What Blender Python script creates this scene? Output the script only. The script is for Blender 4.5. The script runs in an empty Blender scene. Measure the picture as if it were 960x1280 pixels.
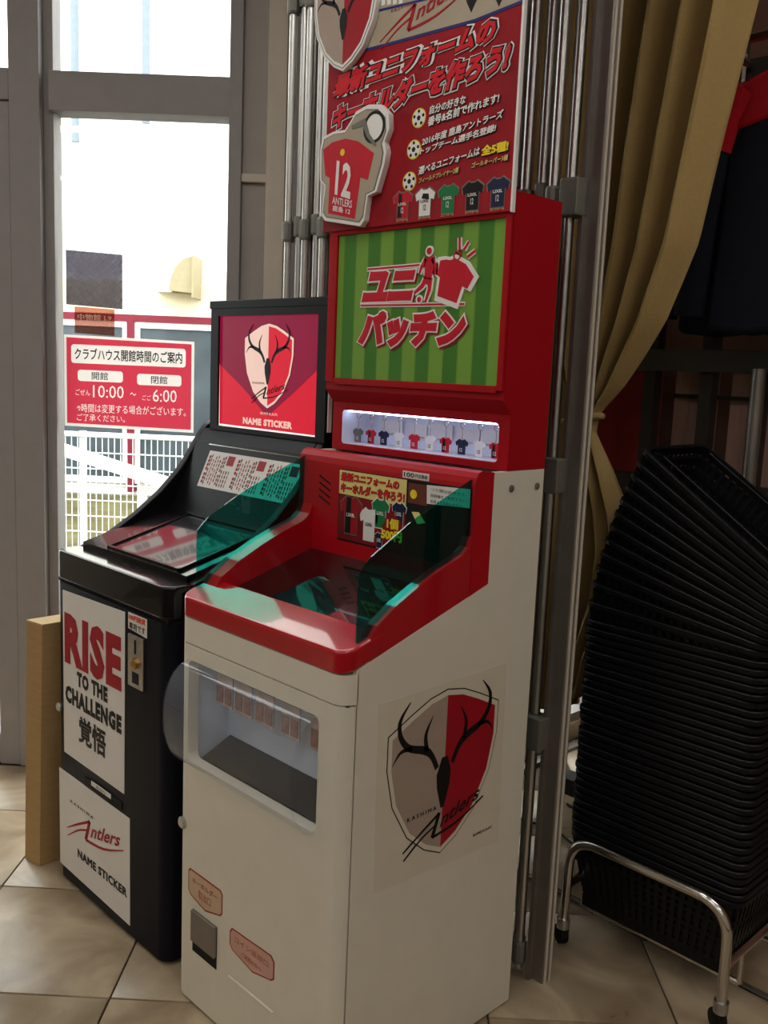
import bpy, math, random
from mathutils import Vector, Matrix

# ---------------------------------------------------------------- camera, sky, exposure
scene = bpy.context.scene
COL = scene.collection
TH = 0.77684                                   # the room is turned by this angle against the machines (world = machine axes)
CAMP = Vector((1.17757, -1.08719, 1.45))
cam = bpy.data.cameras.new('camera')
cam.sensor_fit = 'HORIZONTAL'; cam.sensor_width = 36.0
cam.lens = 1164.74 / 960 * 36.0
cam.clip_start = 0.05; cam.clip_end = 200
camo = bpy.data.objects.new('camera', cam); COL.objects.link(camo)
_r = Vector((0.698962, 0.713955, 0.041476)); _u = Vector((-0.135436, 0.075201, 0.987928)); _f = Vector((-0.702217, 0.696142, -0.149258))
camo.matrix_world = Matrix(((_r.x, _u.x, -_f.x, CAMP.x), (_r.y, _u.y, -_f.y, CAMP.y), (_r.z, _u.z, -_f.z, CAMP.z), (0, 0, 0, 1)))
scene.camera = camo

SKY = 6.0
LAMP = 15.0
world = bpy.data.worlds.new('overcast_sky'); scene.world = world; world.use_nodes = True
bg = world.node_tree.nodes['Background']
bg.inputs[0].default_value = (0.93, 0.97, 1.0, 1); bg.inputs[1].default_value = SKY
vs = scene.view_settings
vs.view_transform = 'Standard'; vs.look = 'None'; vs.gamma = 1.0; vs.exposure = 0.1; vs.use_curve_mapping = False
scene.cycles.use_denoising = True
scene.cycles.max_bounces = 10; scene.cycles.transparent_max_bounces = 24
scene.cycles.caustics_reflective = False; scene.cycles.caustics_refractive = False
scene.cycles.sample_clamp_indirect = 6.0

random.seed(7)
R_TO_W = Matrix.Translation((CAMP.x, CAMP.y, 0)) @ Matrix.Rotation(TH, 4, 'Z')   # room axes -> world
ID = Matrix.Identity(4)
def RP(x, y, z=0.0): return R_TO_W @ Vector((x, y, z))

# ---------------------------------------------------------------- materials
def lin(c):
    def f(v):
        v /= 255.0
        return v / 12.92 if v <= 0.04045 else ((v + 0.055) / 1.055) ** 2.4
    return (f(c[0]), f(c[1]), f(c[2]), 1)
MATS = {}
def mat(name, rgb, rough=0.5, metal=0.0, var=0.06, scale=18.0, bump=0.0, coat=0.0, emit=0.0, spec=0.25, stretch=None):
    m = bpy.data.materials.new(name); m.use_nodes = True; nt = m.node_tree; N = nt.nodes; L = nt.links
    b = N['Principled BSDF']
    c = lin(rgb)
    tc = N.new('ShaderNodeTexCoord'); mp = N.new('ShaderNodeMapping')
    if stretch: mp.inputs['Scale'].default_value = stretch
    nz = N.new('ShaderNodeTexNoise'); nz.inputs['Scale'].default_value = scale; nz.inputs['Detail'].default_value = 4
    L.new(tc.outputs['Object'], mp.inputs[0]); L.new(mp.outputs[0], nz.inputs['Vector'])
    rp = N.new('ShaderNodeMapRange'); rp.inputs[1].default_value = 0.3; rp.inputs[2].default_value = 0.7
    rp.inputs[3].default_value = 1 - var; rp.inputs[4].default_value = 1 + var
    L.new(nz.outputs[0], rp.inputs[0])
    mx = N.new('ShaderNodeMix'); mx.data_type = 'RGBA'; mx.blend_type = 'MULTIPLY'; mx.inputs[0].default_value = 1
    mx.inputs[6].default_value = c; L.new(rp.outputs[0], mx.inputs[7]); L.new(mx.outputs[2], b.inputs['Base Color'])
    b.inputs['Roughness'].default_value = rough; b.inputs['Metallic'].default_value = metal
    b.inputs['Specular IOR Level'].default_value = spec
    b.inputs['Coat Weight'].default_value = coat; b.inputs['Coat Roughness'].default_value = 0.04
    if bump:
        bp = N.new('ShaderNodeBump'); bp.inputs['Strength'].default_value = bump; bp.inputs['Distance'].default_value = 0.004
        L.new(nz.outputs[0], bp.inputs['Height']); L.new(bp.outputs[0], b.inputs['Normal'])
    if emit:
        if 'backlit' in name:
            dk_ = N.new('ShaderNodeMix'); dk_.data_type = 'RGBA'; dk_.inputs[0].default_value = .8; L.new(mx.outputs[2], dk_.inputs[6]); dk_.inputs[7].default_value = (0, 0, 0, 1); L.new(dk_.outputs[2], b.inputs['Base Color'])
        L.new(mx.outputs[2], b.inputs['Emission Color']); b.inputs['Emission Strength'].default_value = emit
    MATS[name] = m
    return m
def clear(name, tint, refl=1.0, ior=1.45, rough=0.0, haze=0.0, hazecol=(.8, .8, .8, 1)):
    m = bpy.data.materials.new(name); m.use_nodes = True; nt = m.node_tree; N = nt.nodes; L = nt.links
    N.remove(N['Principled BSDF']); out = N['Material Output']
    t = N.new('ShaderNodeBsdfTransparent'); t.inputs[0].default_value = (*tint, 1)
    g = N.new('ShaderNodeBsdfGlossy'); g.inputs['Roughness'].default_value = rough
    fr = N.new('ShaderNodeFresnel'); fr.inputs[0].default_value = ior
    mu = N.new('ShaderNodeMath'); mu.operation = 'MULTIPLY'; mu.inputs[1].default_value = refl; L.new(fr.outputs[0], mu.inputs[0])
    ge = N.new('ShaderNodeNewGeometry'); iv = N.new('ShaderNodeMath'); iv.operation = 'SUBTRACT'; iv.inputs[0].default_value = 1; L.new(ge.outputs['Backfacing'], iv.inputs[1])
    m3 = N.new('ShaderNodeMath'); m3.operation = 'MULTIPLY'; L.new(mu.outputs[0], m3.inputs[0]); L.new(iv.outputs[0], m3.inputs[1]); mu = m3   # reflect on the entry face only
    mx = N.new('ShaderNodeMixShader'); L.new(mu.outputs[0], mx.inputs[0])
    if haze:
        d = N.new('ShaderNodeBsdfDiffuse'); d.inputs[0].default_value = hazecol
        m2 = N.new('ShaderNodeMixShader'); m2.inputs[0].default_value = haze
        L.new(t.outputs[0], m2.inputs[1]); L.new(d.outputs[0], m2.inputs[2]); L.new(m2.outputs[0], mx.inputs[1])
    else: L.new(t.outputs[0], mx.inputs[1])
    L.new(g.outputs[0], mx.inputs[2]); L.new(mx.outputs[0], out.inputs[0])
    MATS[name] = m
    return m
def stripes(name, a, b, width, axis=0, rough=0.4):
    m = mat(name, a, rough); nt = m.node_tree; N = nt.nodes; L = nt.links; bs = N['Principled BSDF']
    tc = N.new('ShaderNodeTexCoord'); sp = N.new('ShaderNodeSeparateXYZ'); L.new(tc.outputs['Object'], sp.inputs[0])
    d = N.new('ShaderNodeMath'); d.operation = 'DIVIDE'; d.inputs[1].default_value = width; L.new(sp.outputs[axis], d.inputs[0])
    pp = N.new('ShaderNodeMath'); pp.operation = 'PINGPONG'; pp.inputs[1].default_value = 1; L.new(d.outputs[0], pp.inputs[0])
    mr = N.new('ShaderNodeMapRange'); mr.inputs[1].default_value = 0.44; mr.inputs[2].default_value = 0.56; L.new(pp.outputs[0], mr.inputs[0])
    mx = N.new('ShaderNodeMix'); mx.data_type = 'RGBA'; mx.inputs[6].default_value = lin(a); mx.inputs[7].default_value = lin(b)
    L.new(mr.outputs[0], mx.inputs[0]); L.new(mx.outputs[2], bs.inputs['Base Color'])
    return m

cream = mat('cream_paint', (221, 215, 199), 0.45, var=0.02, coat=0.15)
seam = mat('seam_shade', (60, 54, 44), 0.8)  # dark colour paints in the shade of the door gaps
red = mat('red_paint', (164, 14, 26), 0.5, var=0.03, spec=.12)
redgloss = mat('red_gloss_plastic', (176, 14, 28), 0.2, var=0.03, coat=1.0)
redsatin = mat('red_satin_plastic', (176, 14, 28), 0.36, var=0.03, coat=0.2)
black = mat('black_gloss_plastic', (12, 12, 14), 0.2, var=0.1, coat=0.5)
blacks = mat('black_satin_plastic', (10, 10, 12), 0.45, var=0.1, spec=.22)
navy = mat('black_blue_cabinet', (14, 17, 26), 0.42, var=0.08, spec=.14)
blackm = mat('matt_black', (16, 16, 18), 0.6)
basketm = mat('black_basket_plastic', (15, 15, 18), 0.42, var=0.1)
glassblack = mat('monitor_glass', (10, 11, 13), 0.05, var=0.05, coat=1.0, spec=.6)
bmonitor = mat('monitor_glass_grey', (52, 54, 60), 0.10, var=0.3, scale=9, coat=1.0)
white = mat('white_print', (232, 230, 226), 0.5, var=0.02)
paper = mat('white_paper', (226, 222, 216), 0.55, var=0.02)
sidepaper = mat('sticker_paper', (214, 205, 186), 0.5, var=0.02)
printred = mat('red_ink', (196, 20, 44), 0.45, var=0.04)
crestred = mat('crest_red_ink', (160, 18, 34), 0.5, var=0.04)
crestgrey = mat('crest_warm_grey_ink', (168, 150, 136), 0.5, var=0.03)
headred = mat('bright_red_ink', (206, 26, 40), 0.6, var=.04, spec=.25)
darkred = mat('dark_red_ink', (130, 12, 26), 0.5, var=0.2, scale=8)
posterred = mat('poster_red', (150, 16, 30), 0.65, var=0.22, scale=6, spec=.25)
postergrey = mat('poster_grey', (170, 158, 138), 0.45, var=0.05)
ink = mat('black_ink', (18, 16, 18), 0.45)
inkblue = mat('blue_ink', (40, 46, 110), 0.5)
yellow = mat('yellow_ink', (236, 208, 40), 0.5)
paleyellow = mat('pale_yellow_ink', (226, 210, 130), 0.5)
greenink = mat('green_ink', (28, 118, 66), 0.5)
navyink = mat('navy_ink', (26, 34, 66), 0.5)
brownink = mat('brown_ink', (104, 52, 40), 0.5)
pinktag = mat('pink_tag', (204, 160, 142), 0.5)
pinktag2 = mat('pale_tag', (200, 172, 140), 0.5)
tagrim = mat('tag_red_rim', (150, 52, 56), 0.5)
faintred = mat('faint_red_ink', (176, 96, 92), 0.5)
grass = stripes('striped_pitch_print', (116, 160, 62), (66, 122, 40), 0.0405, rough=.65)
steel = mat('brushed_steel', (196, 196, 194), 0.3, 1.0, var=0.1, scale=60)
chrome = mat('chrome_tube', (210, 206, 198), 0.16, 1.0, var=0.04)
alu = mat('aluminium_tube', (196, 194, 190), 0.33, 1.0, var=0.06, scale=30)
alud = mat('aluminium_profile', (150, 144, 138), 0.42, 0.85, var=0.06)
castm = mat('grey_cast_bracket', (126, 124, 116), 0.5, 0.6)
brass = mat('brass_coin_slot', (190, 150, 90), 0.3, 1.0)
frame_m = mat('window_frame_paint', (154, 149, 148), 0.5, var=0.03)
frame_b = mat('beige_frame_paint', (206, 196, 180), 0.5, var=0.03)
frame_c = mat('casing_panel_paint', (166, 159, 152), 0.45, var=0.03)
wallm = mat('plaster', (206, 198, 186), 0.8, var=0.03)
ceilm = mat('ceiling_paint', (214, 210, 202), 0.85, var=0.02)
grout = mat('grout', (74, 62, 50), 0.9)
carton = mat('cardboard', (172, 140, 96), 0.75, var=0.06, stretch=(1, 1, 6))
cartone = mat('cardboard_edge', (214, 188, 142), 0.8)
curtainm = mat('tan_curtain', (176, 148, 96), 0.9, var=0.05, scale=120, bump=0.1)
rackm = mat('rack_dark_metal', (70, 64, 58), 0.45, 0.3, var=0.06)
rackbar = mat('rack_grey_bar', (88, 86, 78), 0.5, 0.2)
pinkp = mat('pink_panel', (205, 165, 150), 0.5, var=0.12, scale=14, stretch=(6, 1, 0.4))
redp = mat('coral_panel', (200, 78, 78), 0.5, var=0.05)
brownwall = mat('brown_pink_wall', (150, 112, 96), 0.7, var=0.1, scale=3)
cloth = mat('navy_cloth', (16, 18, 28), 0.9, var=0.2, scale=30, bump=0.2)
clothred = mat('red_cloth', (170, 14, 28), 0.9, var=0.15, scale=30, bump=0.2)
woodh = mat('wood_hanger', (150, 110, 70), 0.5)
rubber = mat('black_rubber', (20, 20, 20), 0.7)
panelwhite = mat('display_white_panel', (226, 232, 240), 0.6)
led = mat('led_strip', (196, 218, 255), 0.5, emit=9.0)
bubbleback = mat('display_grey_back', (220, 228, 244), 0.45, var=0.1, scale=8)
darkfloor = mat('display_dark_floor', (46, 40, 34), 0.4)
packet = mat('sample_packet_print', (190, 170, 158), 0.5, var=0.3, scale=40)
packetart = mat('sample_packet_art', (150, 108, 92), 0.5, var=0.4, scale=50)
hdr_red = mat('backlit_red', (214, 24, 50), 0.4, emit=0.85, var=0.02)
hdr_dark = mat('backlit_crimson', (138, 10, 54), 0.4, emit=0.8, var=0.02)
hdr_pale = mat('backlit_pale_pink', (245, 205, 190), 0.4, emit=.8, var=0.03)
hdr_white = mat('backlit_white', (255, 244, 240), 0.4, emit=1.0, var=0.02)
signred = mat('sign_red', (216, 62, 84), 0.5, emit=0.0, var=0.03)
signwhite = mat('sign_white', (240, 232, 226), 0.5, var=0.02)
extwall = mat('exterior_white_render', (236, 232, 222), 0.8, var=0.03, scale=2)
extbeige = mat('exterior_beige_band', (226, 214, 180), 0.8, var=0.03)
hoodm = mat('vent_hood_beige', (150, 138, 106), 0.5)
maroon = mat('maroon_window_frame', (112, 22, 40), 0.5)
extglass = mat('exterior_window_glass', (64, 72, 76), 0.15, var=0.3, scale=2)
fencew = mat('white_fence_coating', (226, 228, 226), 0.5)
soil = mat('dry_grass_ground', (92, 86, 52), 0.95, var=0.4, scale=3)
pave = mat('outdoor_paving', (128, 126, 120), 0.9, var=0.1, scale=3)
beamw = mat('white_beam', (226, 224, 216), 0.6)
pipem = mat('pale_downpipe', (118, 128, 134), 0.5)
cable_m = mat('grey_cable', (58, 56, 52), 0.6)
lampm = mat('lamp_housing', (230, 228, 222), 0.6)
diff = mat('lamp_diffuser', (255, 251, 245), 0.6, emit=LAMP)
winglass = clear('window_glass', (0.97, 0.985, 0.98), 0.8)
acrylic = clear('teal_acrylic', (0.17, 0.76, 0.68), 1.0, 1.49)
bubblem = clear('clear_acrylic_bubble', (0.95, 0.965, 0.98), 0.7, 1.5, haze=0.08, hazecol=(.75, .82, .95, 1))
stripglass = clear('display_glass', (0.98, 0.98, 0.99), 0.5)
hazetag = clear('translucent_red_label', (0.64, 0.43, 0.38), 0.4, haze=0.15, hazecol=lin((190, 110, 96)))

def tile_material():
    m = bpy.data.materials.new('stone_floor_tile'); m.use_nodes = True; nt = m.node_tree; N = nt.nodes; L = nt.links
    b = N['Principled BSDF']; tc = N.new('ShaderNodeTexCoord'); oi = N.new('ShaderNodeObjectInfo')
    ad = N.new('ShaderNodeVectorMath'); ad.operation = 'MULTIPLY_ADD'; ad.inputs[1].default_value = (1, 1, 1)
    cb = N.new('ShaderNodeCombineXYZ'); ml = N.new('ShaderNodeMath'); ml.operation = 'MULTIPLY'; ml.inputs[1].default_value = 40
    L.new(oi.outputs['Random'], ml.inputs[0]); L.new(ml.outputs[0], cb.inputs[0]); L.new(ml.outputs[0], cb.inputs[1])
    L.new(tc.outputs['Object'], ad.inputs[0]); L.new(cb.outputs[0], ad.inputs[2])
    n1 = N.new('ShaderNodeTexNoise'); n1.inputs['Scale'].default_value = 5; n1.inputs['Detail'].default_value = 7; n1.inputs['Distortion'].default_value = 0.8
    L.new(ad.outputs[0], n1.inputs['Vector'])
    cr = N.new('ShaderNodeValToRGB'); e = cr.color_ramp.elements
    e[0].position = 0.28; e[0].color = lin((126, 104, 80)); e[1].position = 0.72; e[1].color = lin((190, 172, 144))
    L.new(n1.outputs[0], cr.inputs[0])
    br = N.new('ShaderNodeMapRange'); br.inputs[3].default_value = 0.86; br.inputs[4].default_value = 1.1; L.new(oi.outputs['Random'], br.inputs[0])
    mx = N.new('ShaderNodeMix'); mx.data_type = 'RGBA'; mx.blend_type = 'MULTIPLY'; mx.inputs[0].default_value = 1
    L.new(cr.outputs[0], mx.inputs[6]); L.new(br.outputs[0], mx.inputs[7]); L.new(mx.outputs[2], b.inputs['Base Color'])
    rr = N.new('ShaderNodeMapRange'); rr.inputs[3].default_value = 0.22; rr.inputs[4].default_value = 0.4; L.new(n1.outputs[0], rr.inputs[0]); L.new(rr.outputs[0], b.inputs['Roughness'])
    bp = N.new('ShaderNodeBump'); bp.inputs['Strength'].default_value = 0.12; bp.inputs['Distance'].default_value = 0.003
    L.new(n1.outputs[0], bp.inputs['Height']); L.new(bp.outputs[0], b.inputs['Normal'])
    return m
tilem = tile_material()
def hatch_material():
    m = mat('dark_mirror_film', (92, 88, 104), 0.3, coat=0.3, var=0.25, scale=6); nt = m.node_tree; N = nt.nodes; L = nt.links; bs = N['Principled BSDF']
    old = bs.inputs['Base Color'].links[0].from_socket
    tc = N.new('ShaderNodeTexCoord'); sp = N.new('ShaderNodeSeparateXYZ'); L.new(tc.outputs['Object'], sp.inputs[0])
    fac = None
    for sgn in (1, -1):
        a = N.new('ShaderNodeMath'); a.operation = 'MULTIPLY_ADD'; a.inputs[1].default_value = sgn; L.new(sp.outputs[2], a.inputs[0]); L.new(sp.outputs[0], a.inputs[2])
        p = N.new('ShaderNodeMath'); p.operation = 'PINGPONG'; p.inputs[1].default_value = 0.0155; L.new(a.outputs[0], p.inputs[0])
        l = N.new('ShaderNodeMath'); l.operation = 'LESS_THAN'; l.inputs[1].default_value = 0.0016; L.new(p.outputs[0], l.inputs[0])
        if fac is None: fac = l
        else:
            q = N.new('ShaderNodeMath'); q.operation = 'MAXIMUM'; L.new(fac.outputs[0], q.inputs[0]); L.new(l.outputs[0], q.inputs[1]); fac = q
    mx = N.new('ShaderNodeMix'); mx.data_type = 'RGBA'; L.new(fac.outputs[0], mx.inputs[0]); L.new(old, mx.inputs[6]); mx.inputs[7].default_value = lin((44, 42, 54))
    L.new(mx.outputs[2], bs.inputs['Base Color'])
    return m
hatch = hatch_material()
_n = hatch.node_tree; _t = _n.nodes.new('ShaderNodeBsdfTransparent'); _t.inputs[0].default_value = (.9, .88, 1, 1); _x = _n.nodes.new('ShaderNodeMixShader'); _x.inputs[0].default_value = .24
_n.links.new(_n.nodes['Principled BSDF'].outputs[0], _x.inputs[1]); _n.links.new(_t.outputs[0], _x.inputs[2]); _n.links.new(_x.outputs[0], _n.nodes['Material Output'].inputs[0])

# ---------------------------------------------------------------- building helpers
WM = {}
def tag(o, label=None, cat=None, group=None, kind=None):
    if label: o['label'] = label
    if cat: o['category'] = cat
    if group: o['group'] = group
    if kind: o['kind'] = kind
    return o
def thing(name, label, cat, loc=(0, 0, 0), rz=0.0, group=None):
    o = bpy.data.objects.new(name, None); COL.objects.link(o); o.empty_display_size = 0.05
    o.location = loc; o.rotation_euler = (0, 0, rz)
    WM[o.name] = Matrix.Translation(loc) @ Matrix.Rotation(rz, 4, 'Z')
    return tag(o, label, cat, group)
def setting(name, loc=(0, 0, 0), rz=0.0, label=None):
    o = thing(name, label, None, loc, rz); o['kind'] = 'structure'; return o
def link(name, me, parent=None, world_m=None):
    o = bpy.data.objects.new(name, me); COL.objects.link(o)
    if parent is not None:
        o.parent = parent; WM[o.name] = WM[parent.name]
    else: WM[o.name] = world_m or ID
    return o
class MB:
    """collects shapes given in world axes (or through a transform X) and links them as one mesh"""
    def __init__(s, X=None): s.v = []; s.f = []; s.X = X
    def add(s, v, f):
        n = len(s.v); s.v += [Vector(p) for p in v]; s.f += [tuple(i + n for i in q) for q in f]; return s
    def box(s, x0, x1, y0, y1, z0, z1):
        return s.add([(x, y, z) for z in (z0, z1) for y in (y0, y1) for x in (x0, x1)],
                     [(0, 2, 3, 1), (4, 5, 7, 6), (0, 1, 5, 4), (2, 6, 7, 3), (0, 4, 6, 2), (1, 3, 7, 5)])
    def prism(s, pts, fn, a, b):
        n = len(pts)
        v = [fn(p[0], p[1], a) for p in pts] + [fn(p[0], p[1], b) for p in pts]
        return s.add(v, [tuple(range(n))[::-1], tuple(range(n, 2 * n))] + [(i, (i + 1) % n, n + (i + 1) % n, n + i) for i in range(n)])
    def px(s, yz, x0, x1): return s.prism(yz, lambda y, z, x: (x, y, z), x0, x1)
    def py(s, xz, y0, y1): return s.prism(xz, lambda x, z, y: (x, y, z), y0, y1)
    def pz(s, xy, z0, z1): return s.prism(xy, lambda x, y, z: (x, y, z), z0, z1)
    def tube(s, path, r, n=10, closed=False):
        P = [Vector(p) for p in path]; m = len(P); rings = []
        ref = None
        for i, p in enumerate(P):
            a = P[(i - 1) % m] if (closed or i > 0) else p; b = P[(i + 1) % m] if (closed or i < m - 1) else p
            t = (b - a).normalized()
            if ref is None: ref = t.orthogonal().normalized()
            ref = (ref - t * ref.dot(t)).normalized(); bi = t.cross(ref)
            rad = r[i] if isinstance(r, (list, tuple)) else r
            rings.append([p + (ref * math.cos(2 * math.pi * k / n) + bi * math.sin(2 * math.pi * k / n)) * rad for k in range(n)])
        v = [q for g in rings for q in g]; f = []
        for i in range(m if closed else m - 1):
            j = (i + 1) % m
            f += [(i * n + k, i * n + (k + 1) % n, j * n + (k + 1) % n, j * n + k) for k in range(n)]
        if not closed: f += [tuple(range(n))[::-1], tuple((m - 1) * n + k for k in range(n))]
        return s.add(v, f)
    def lathe(s, prof, c, axis=(0, 0, 1), n=16):
        ax = Vector(axis).normalized(); e = ax.orthogonal().normalized(); g = ax.cross(e); c = Vector(c); v = []; f = []
        for rr, h in prof:
            v += [c + ax * h + (e * math.cos(2 * math.pi * k / n) + g * math.sin(2 * math.pi * k / n)) * rr for k in range(n)]
        m = len(prof)
        for i in range(m - 1): f += [(i * n + k, i * n + (k + 1) % n, (i + 1) * n + (k + 1) % n, (i + 1) * n + k) for k in range(n)]
        f += [tuple(range(n))[::-1], tuple((m - 1) * n + k for k in range(n))]
        return s.add(v, f)
    def mesh(s, name, m, inv=None):
        v = s.v if s.X is None else [s.X @ p for p in s.v]
        if inv is not None: v = [inv @ p for p in v]
        me = bpy.data.meshes.new(name); me.from_pydata([tuple(p) for p in v], [], s.f); me.materials.append(m); me.update()
        return me
    def build(s, name, m, parent=None, bevel=0.0, smooth=False, label=None, world_m=None, seg=2):
        W = WM[parent.name] if parent is not None else (world_m or ID)
        me = s.mesh(name, m, W.inverted())
        import bmesh
        bm = bmesh.new(); bm.from_mesh(me); bmesh.ops.recalc_face_normals(bm, faces=bm.faces)
        if bevel:
            bmesh.ops.remove_doubles(bm, verts=bm.verts, dist=1e-6)
            es = [e for e in bm.edges if len(e.link_faces) == 2 and e.calc_face_angle(0) > 0.6]
            bmesh.ops.bevel(bm, geom=es, offset=bevel, segments=seg, affect='EDGES', profile=0.5, clamp_overlap=True)
        bm.to_mesh(me); bm.free()
        if smooth or bevel:
            for p in me.polygons: p.use_smooth = True
            try: me.set_sharp_from_angle(angle=0.6)
            except Exception: pass
        o = link(name, me, parent)
        if bevel:
            w_ = o.modifiers.new('weighted_normals', 'WEIGHTED_NORMAL'); w_.weight = 90; w_.keep_sharp = True
        if parent is None:
            o.matrix_world = W; WM[o.name] = W
        if label: o['label'] = label
        return o
def arc(cx, cy, r, a0, a1, n=6):
    return [(cx + r * math.cos(math.radians(a0 + (a1 - a0) * i / n)), cy + r * math.sin(math.radians(a0 + (a1 - a0) * i / n))) for i in range(n + 1)]
def rrect(x0, x1, y0, y1, r, n=5):
    return arc(x1 - r, y0 + r, r, -90, 0, n) + arc(x1 - r, y1 - r, r, 0, 90, n) + arc(x0 + r, y1 - r, r, 90, 180, n) + arc(x0 + r, y0 + r, r, 180, 270, n)
def smooth_path(pts, k=5):
    """Catmull-Rom through the points"""
    out = []; n = len(pts)
    for i in range(n - 1):
        p0 = pts[max(i - 1, 0)]; p1 = pts[i]; p2 = pts[i + 1]; p3 = pts[min(i + 2, n - 1)]
        for j in range(k):
            t = j / k
            out.append(tuple(0.5 * ((2 * b) + (-a + c) * t + (2 * a - 5 * b + 4 * c - d) * t * t + (-a + 3 * b - 3 * c + d) * t ** 3) for a, b, c, d in zip(p0, p1, p2, p3)))
    out.append(tuple(pts[-1])); return out
# print planes: (u, v, height above the surface) -> world
def F_front(y, x=0.0, z=0.0): return lambda u, v, h: Vector((x + u, y - h, z + v))
def F_side(x): return lambda u, v, h: Vector((x + h, u, v))
def F_gen(o, U, V):
    o = Vector(o); U = Vector(U).normalized(); V = Vector(V).normalized(); Nn = U.cross(V)
    return lambda u, v, h: o + U * u + V * v + Nn * h
def flat(name, pts, F, m, parent, h=0.0006, h0=0.0, label=None, X=None):
    return MB(X).prism(pts, F, h0, h).build(name, m, parent, label=label)
def stroke(name, lines, F, m, parent, h=0.001, X=None):
    """tapered brush strokes: each line = [(u, v, width), ...]"""
    mb = MB(X)
    for ln in lines:
        L = []; R = []
        for i, p in enumerate(ln):
            a = ln[max(i - 1, 0)]; b = ln[min(i + 1, len(ln) - 1)]
            t = Vector((b[0] - a[0], b[1] - a[1])).normalized(); nn = Vector((-t.y, t.x)) * p[2] * 0.5
            L.append((p[0] + nn.x, p[1] + nn.y)); R.append((p[0] - nn.x, p[1] - nn.y))
        n = len(ln); v = [F(u, w, h) for u, w in L] + [F(u, w, h) for u, w in R] + [F(u, w, 0) for u, w in L] + [F(u, w, 0) for u, w in R]
        f = []
        for i in range(n - 1):
            f += [(n + i, n + i + 1, i + 1, i), (i, i + 1, 2 * n + i + 1, 2 * n + i), (n + i + 1, n + i, 3 * n + i, 3 * n + i + 1)]
        mb.add(v, f)
    return mb.build(name, m, parent)
TXT = {}
def text_mesh(s, bold):
    key = (s, round(bold, 4))
    if key not in TXT:
        c = bpy.data.curves.new('lettering', 'FONT'); c.body = s; c.resolution_u = 2; c.space_character = 1 + 3.2 * max(0, bold - .02) if s.isascii() else 1.0
        if bold: c.bevel_depth = bold; c.bevel_resolution = 0
        o = bpy.data.objects.new('lettering', c); COL.objects.link(o)
        me = bpy.data.meshes.new_from_object(o.evaluated_get(bpy.context.evaluated_depsgraph_get()))
        vs_ = [v.co.copy() for v in me.vertices]; fs = [tuple(p.vertices) for p in me.polygons]
        bpy.data.objects.remove(o); bpy.data.curves.remove(c); bpy.data.meshes.remove(me)
        x0 = min(v.x for v in vs_); x1 = max(v.x for v in vs_); y0 = min(v.y for v in vs_); y1 = max(v.y for v in vs_)
        zs = max(abs(v.z) for v in vs_) or 1
        TXT[key] = ([((v.x - x0) / (x1 - x0), (v.y - y0) / (y1 - y0), v.z / zs) for v in vs_], fs)
    return TXT[key]
def text(s, bl, br, tl, F, m, parent, h=0.0012, bold=0.02, grow=0.0, name='lettering', X=None):
    """lettering stretched over the quad bl-br-tl of a print plane"""
    vs_, fs = text_mesh(s, bold)
    ex = Vector((br[0] - bl[0], br[1] - bl[1])); ey = Vector((tl[0] - bl[0], tl[1] - bl[1])); b = Vector(bl)
    if grow:
        gx = ex.normalized() * grow; gy = ey.normalized() * grow; b = b - gx - gy; ex = ex + 2 * gx; ey = ey + 2 * gy
    v = []
    for a, c, z in vs_:
        p = b + ex * a + ey * c; v.append(F(p.x, p.y, h + 0.0002 * z))
    return MB(X).add(v, fs).build(name, m, parent)
def text_rect(s, u0, u1, v0, v1, F, m, parent, **k): return text(s, (u0, v0), (u1, v0), (u0, v1), F, m, parent, **k)

def shirt(cx, cz, w, h):
    """outline of a short-sleeved football shirt, centre (cx, cz)"""
    P = [(-.20, .5), (-.09, .44), (.09, .44), (.20, .5), (.5, .30), (.44, .06), (.29, .12), (.28, -.5), (-.28, -.5), (-.29, .12), (-.44, .06), (-.5, .30)]
    return [(cx + a * w, cz + b * h) for a, b in P]

# shield with antlers, in metres at full size (0.325 wide), origin at its lowest point
SH = [(0, .339), (.049, .330), (.100, .309), (.160, .281), (.160, .215), (.142, .138), (.098, .064), (.047, .022), (0, 0)]
ANT = [[(-.023, .184, .012), (-.040, .214, .013), (-.062, .232, .017), (-.108, .249, .014), (-.132, .275, .012), (-.137, .301, .009), (-.130, .319, .006), (-.109, .342, .001)],
       [(-.056, .230, .012), (-.061, .265, .009), (-.042, .300, .001)], [(-.100, .246, .010), (-.131, .246, .007), (-.153, .223, .001)]]
SKULL = [(-.009, .203), (.008, .203), (.020, .170), (.018, .140), (.004, .094), (-.006, .094), (-.020, .140), (-.023, .168)]
def script_logo(F, ou, ov, k, m, parent, h, X=None):
    g = lambda a: [(ou + p[0] * k, ov + p[1] * k, p[2] * k) for p in a]
    stroke('script_letter', [g(smooth_path([(-.112, .030, .002), (-.060, .058, .005), (-.009, .083, .006)], 4)), g([(-.009, .085, .009), (-.018, .060, .010), (-.027, .036, .010)]),
                         g(smooth_path([(-.109, .013, .002), (-.060, .044, .004), (-.020, .060, .004)], 4)), g(smooth_path([(-.027, .036, .006), (.050, .047, .005), (.132, .078, .002)], 4))], F, m, parent, h, X)
    text('ntlers', (ou - .006 * k, ov + .050 * k), (ou + .112 * k, ov + .078 * k), (ou + .006 * k, ov + .082 * k), F, m, parent, h=h, bold=0.02, X=X)
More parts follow.
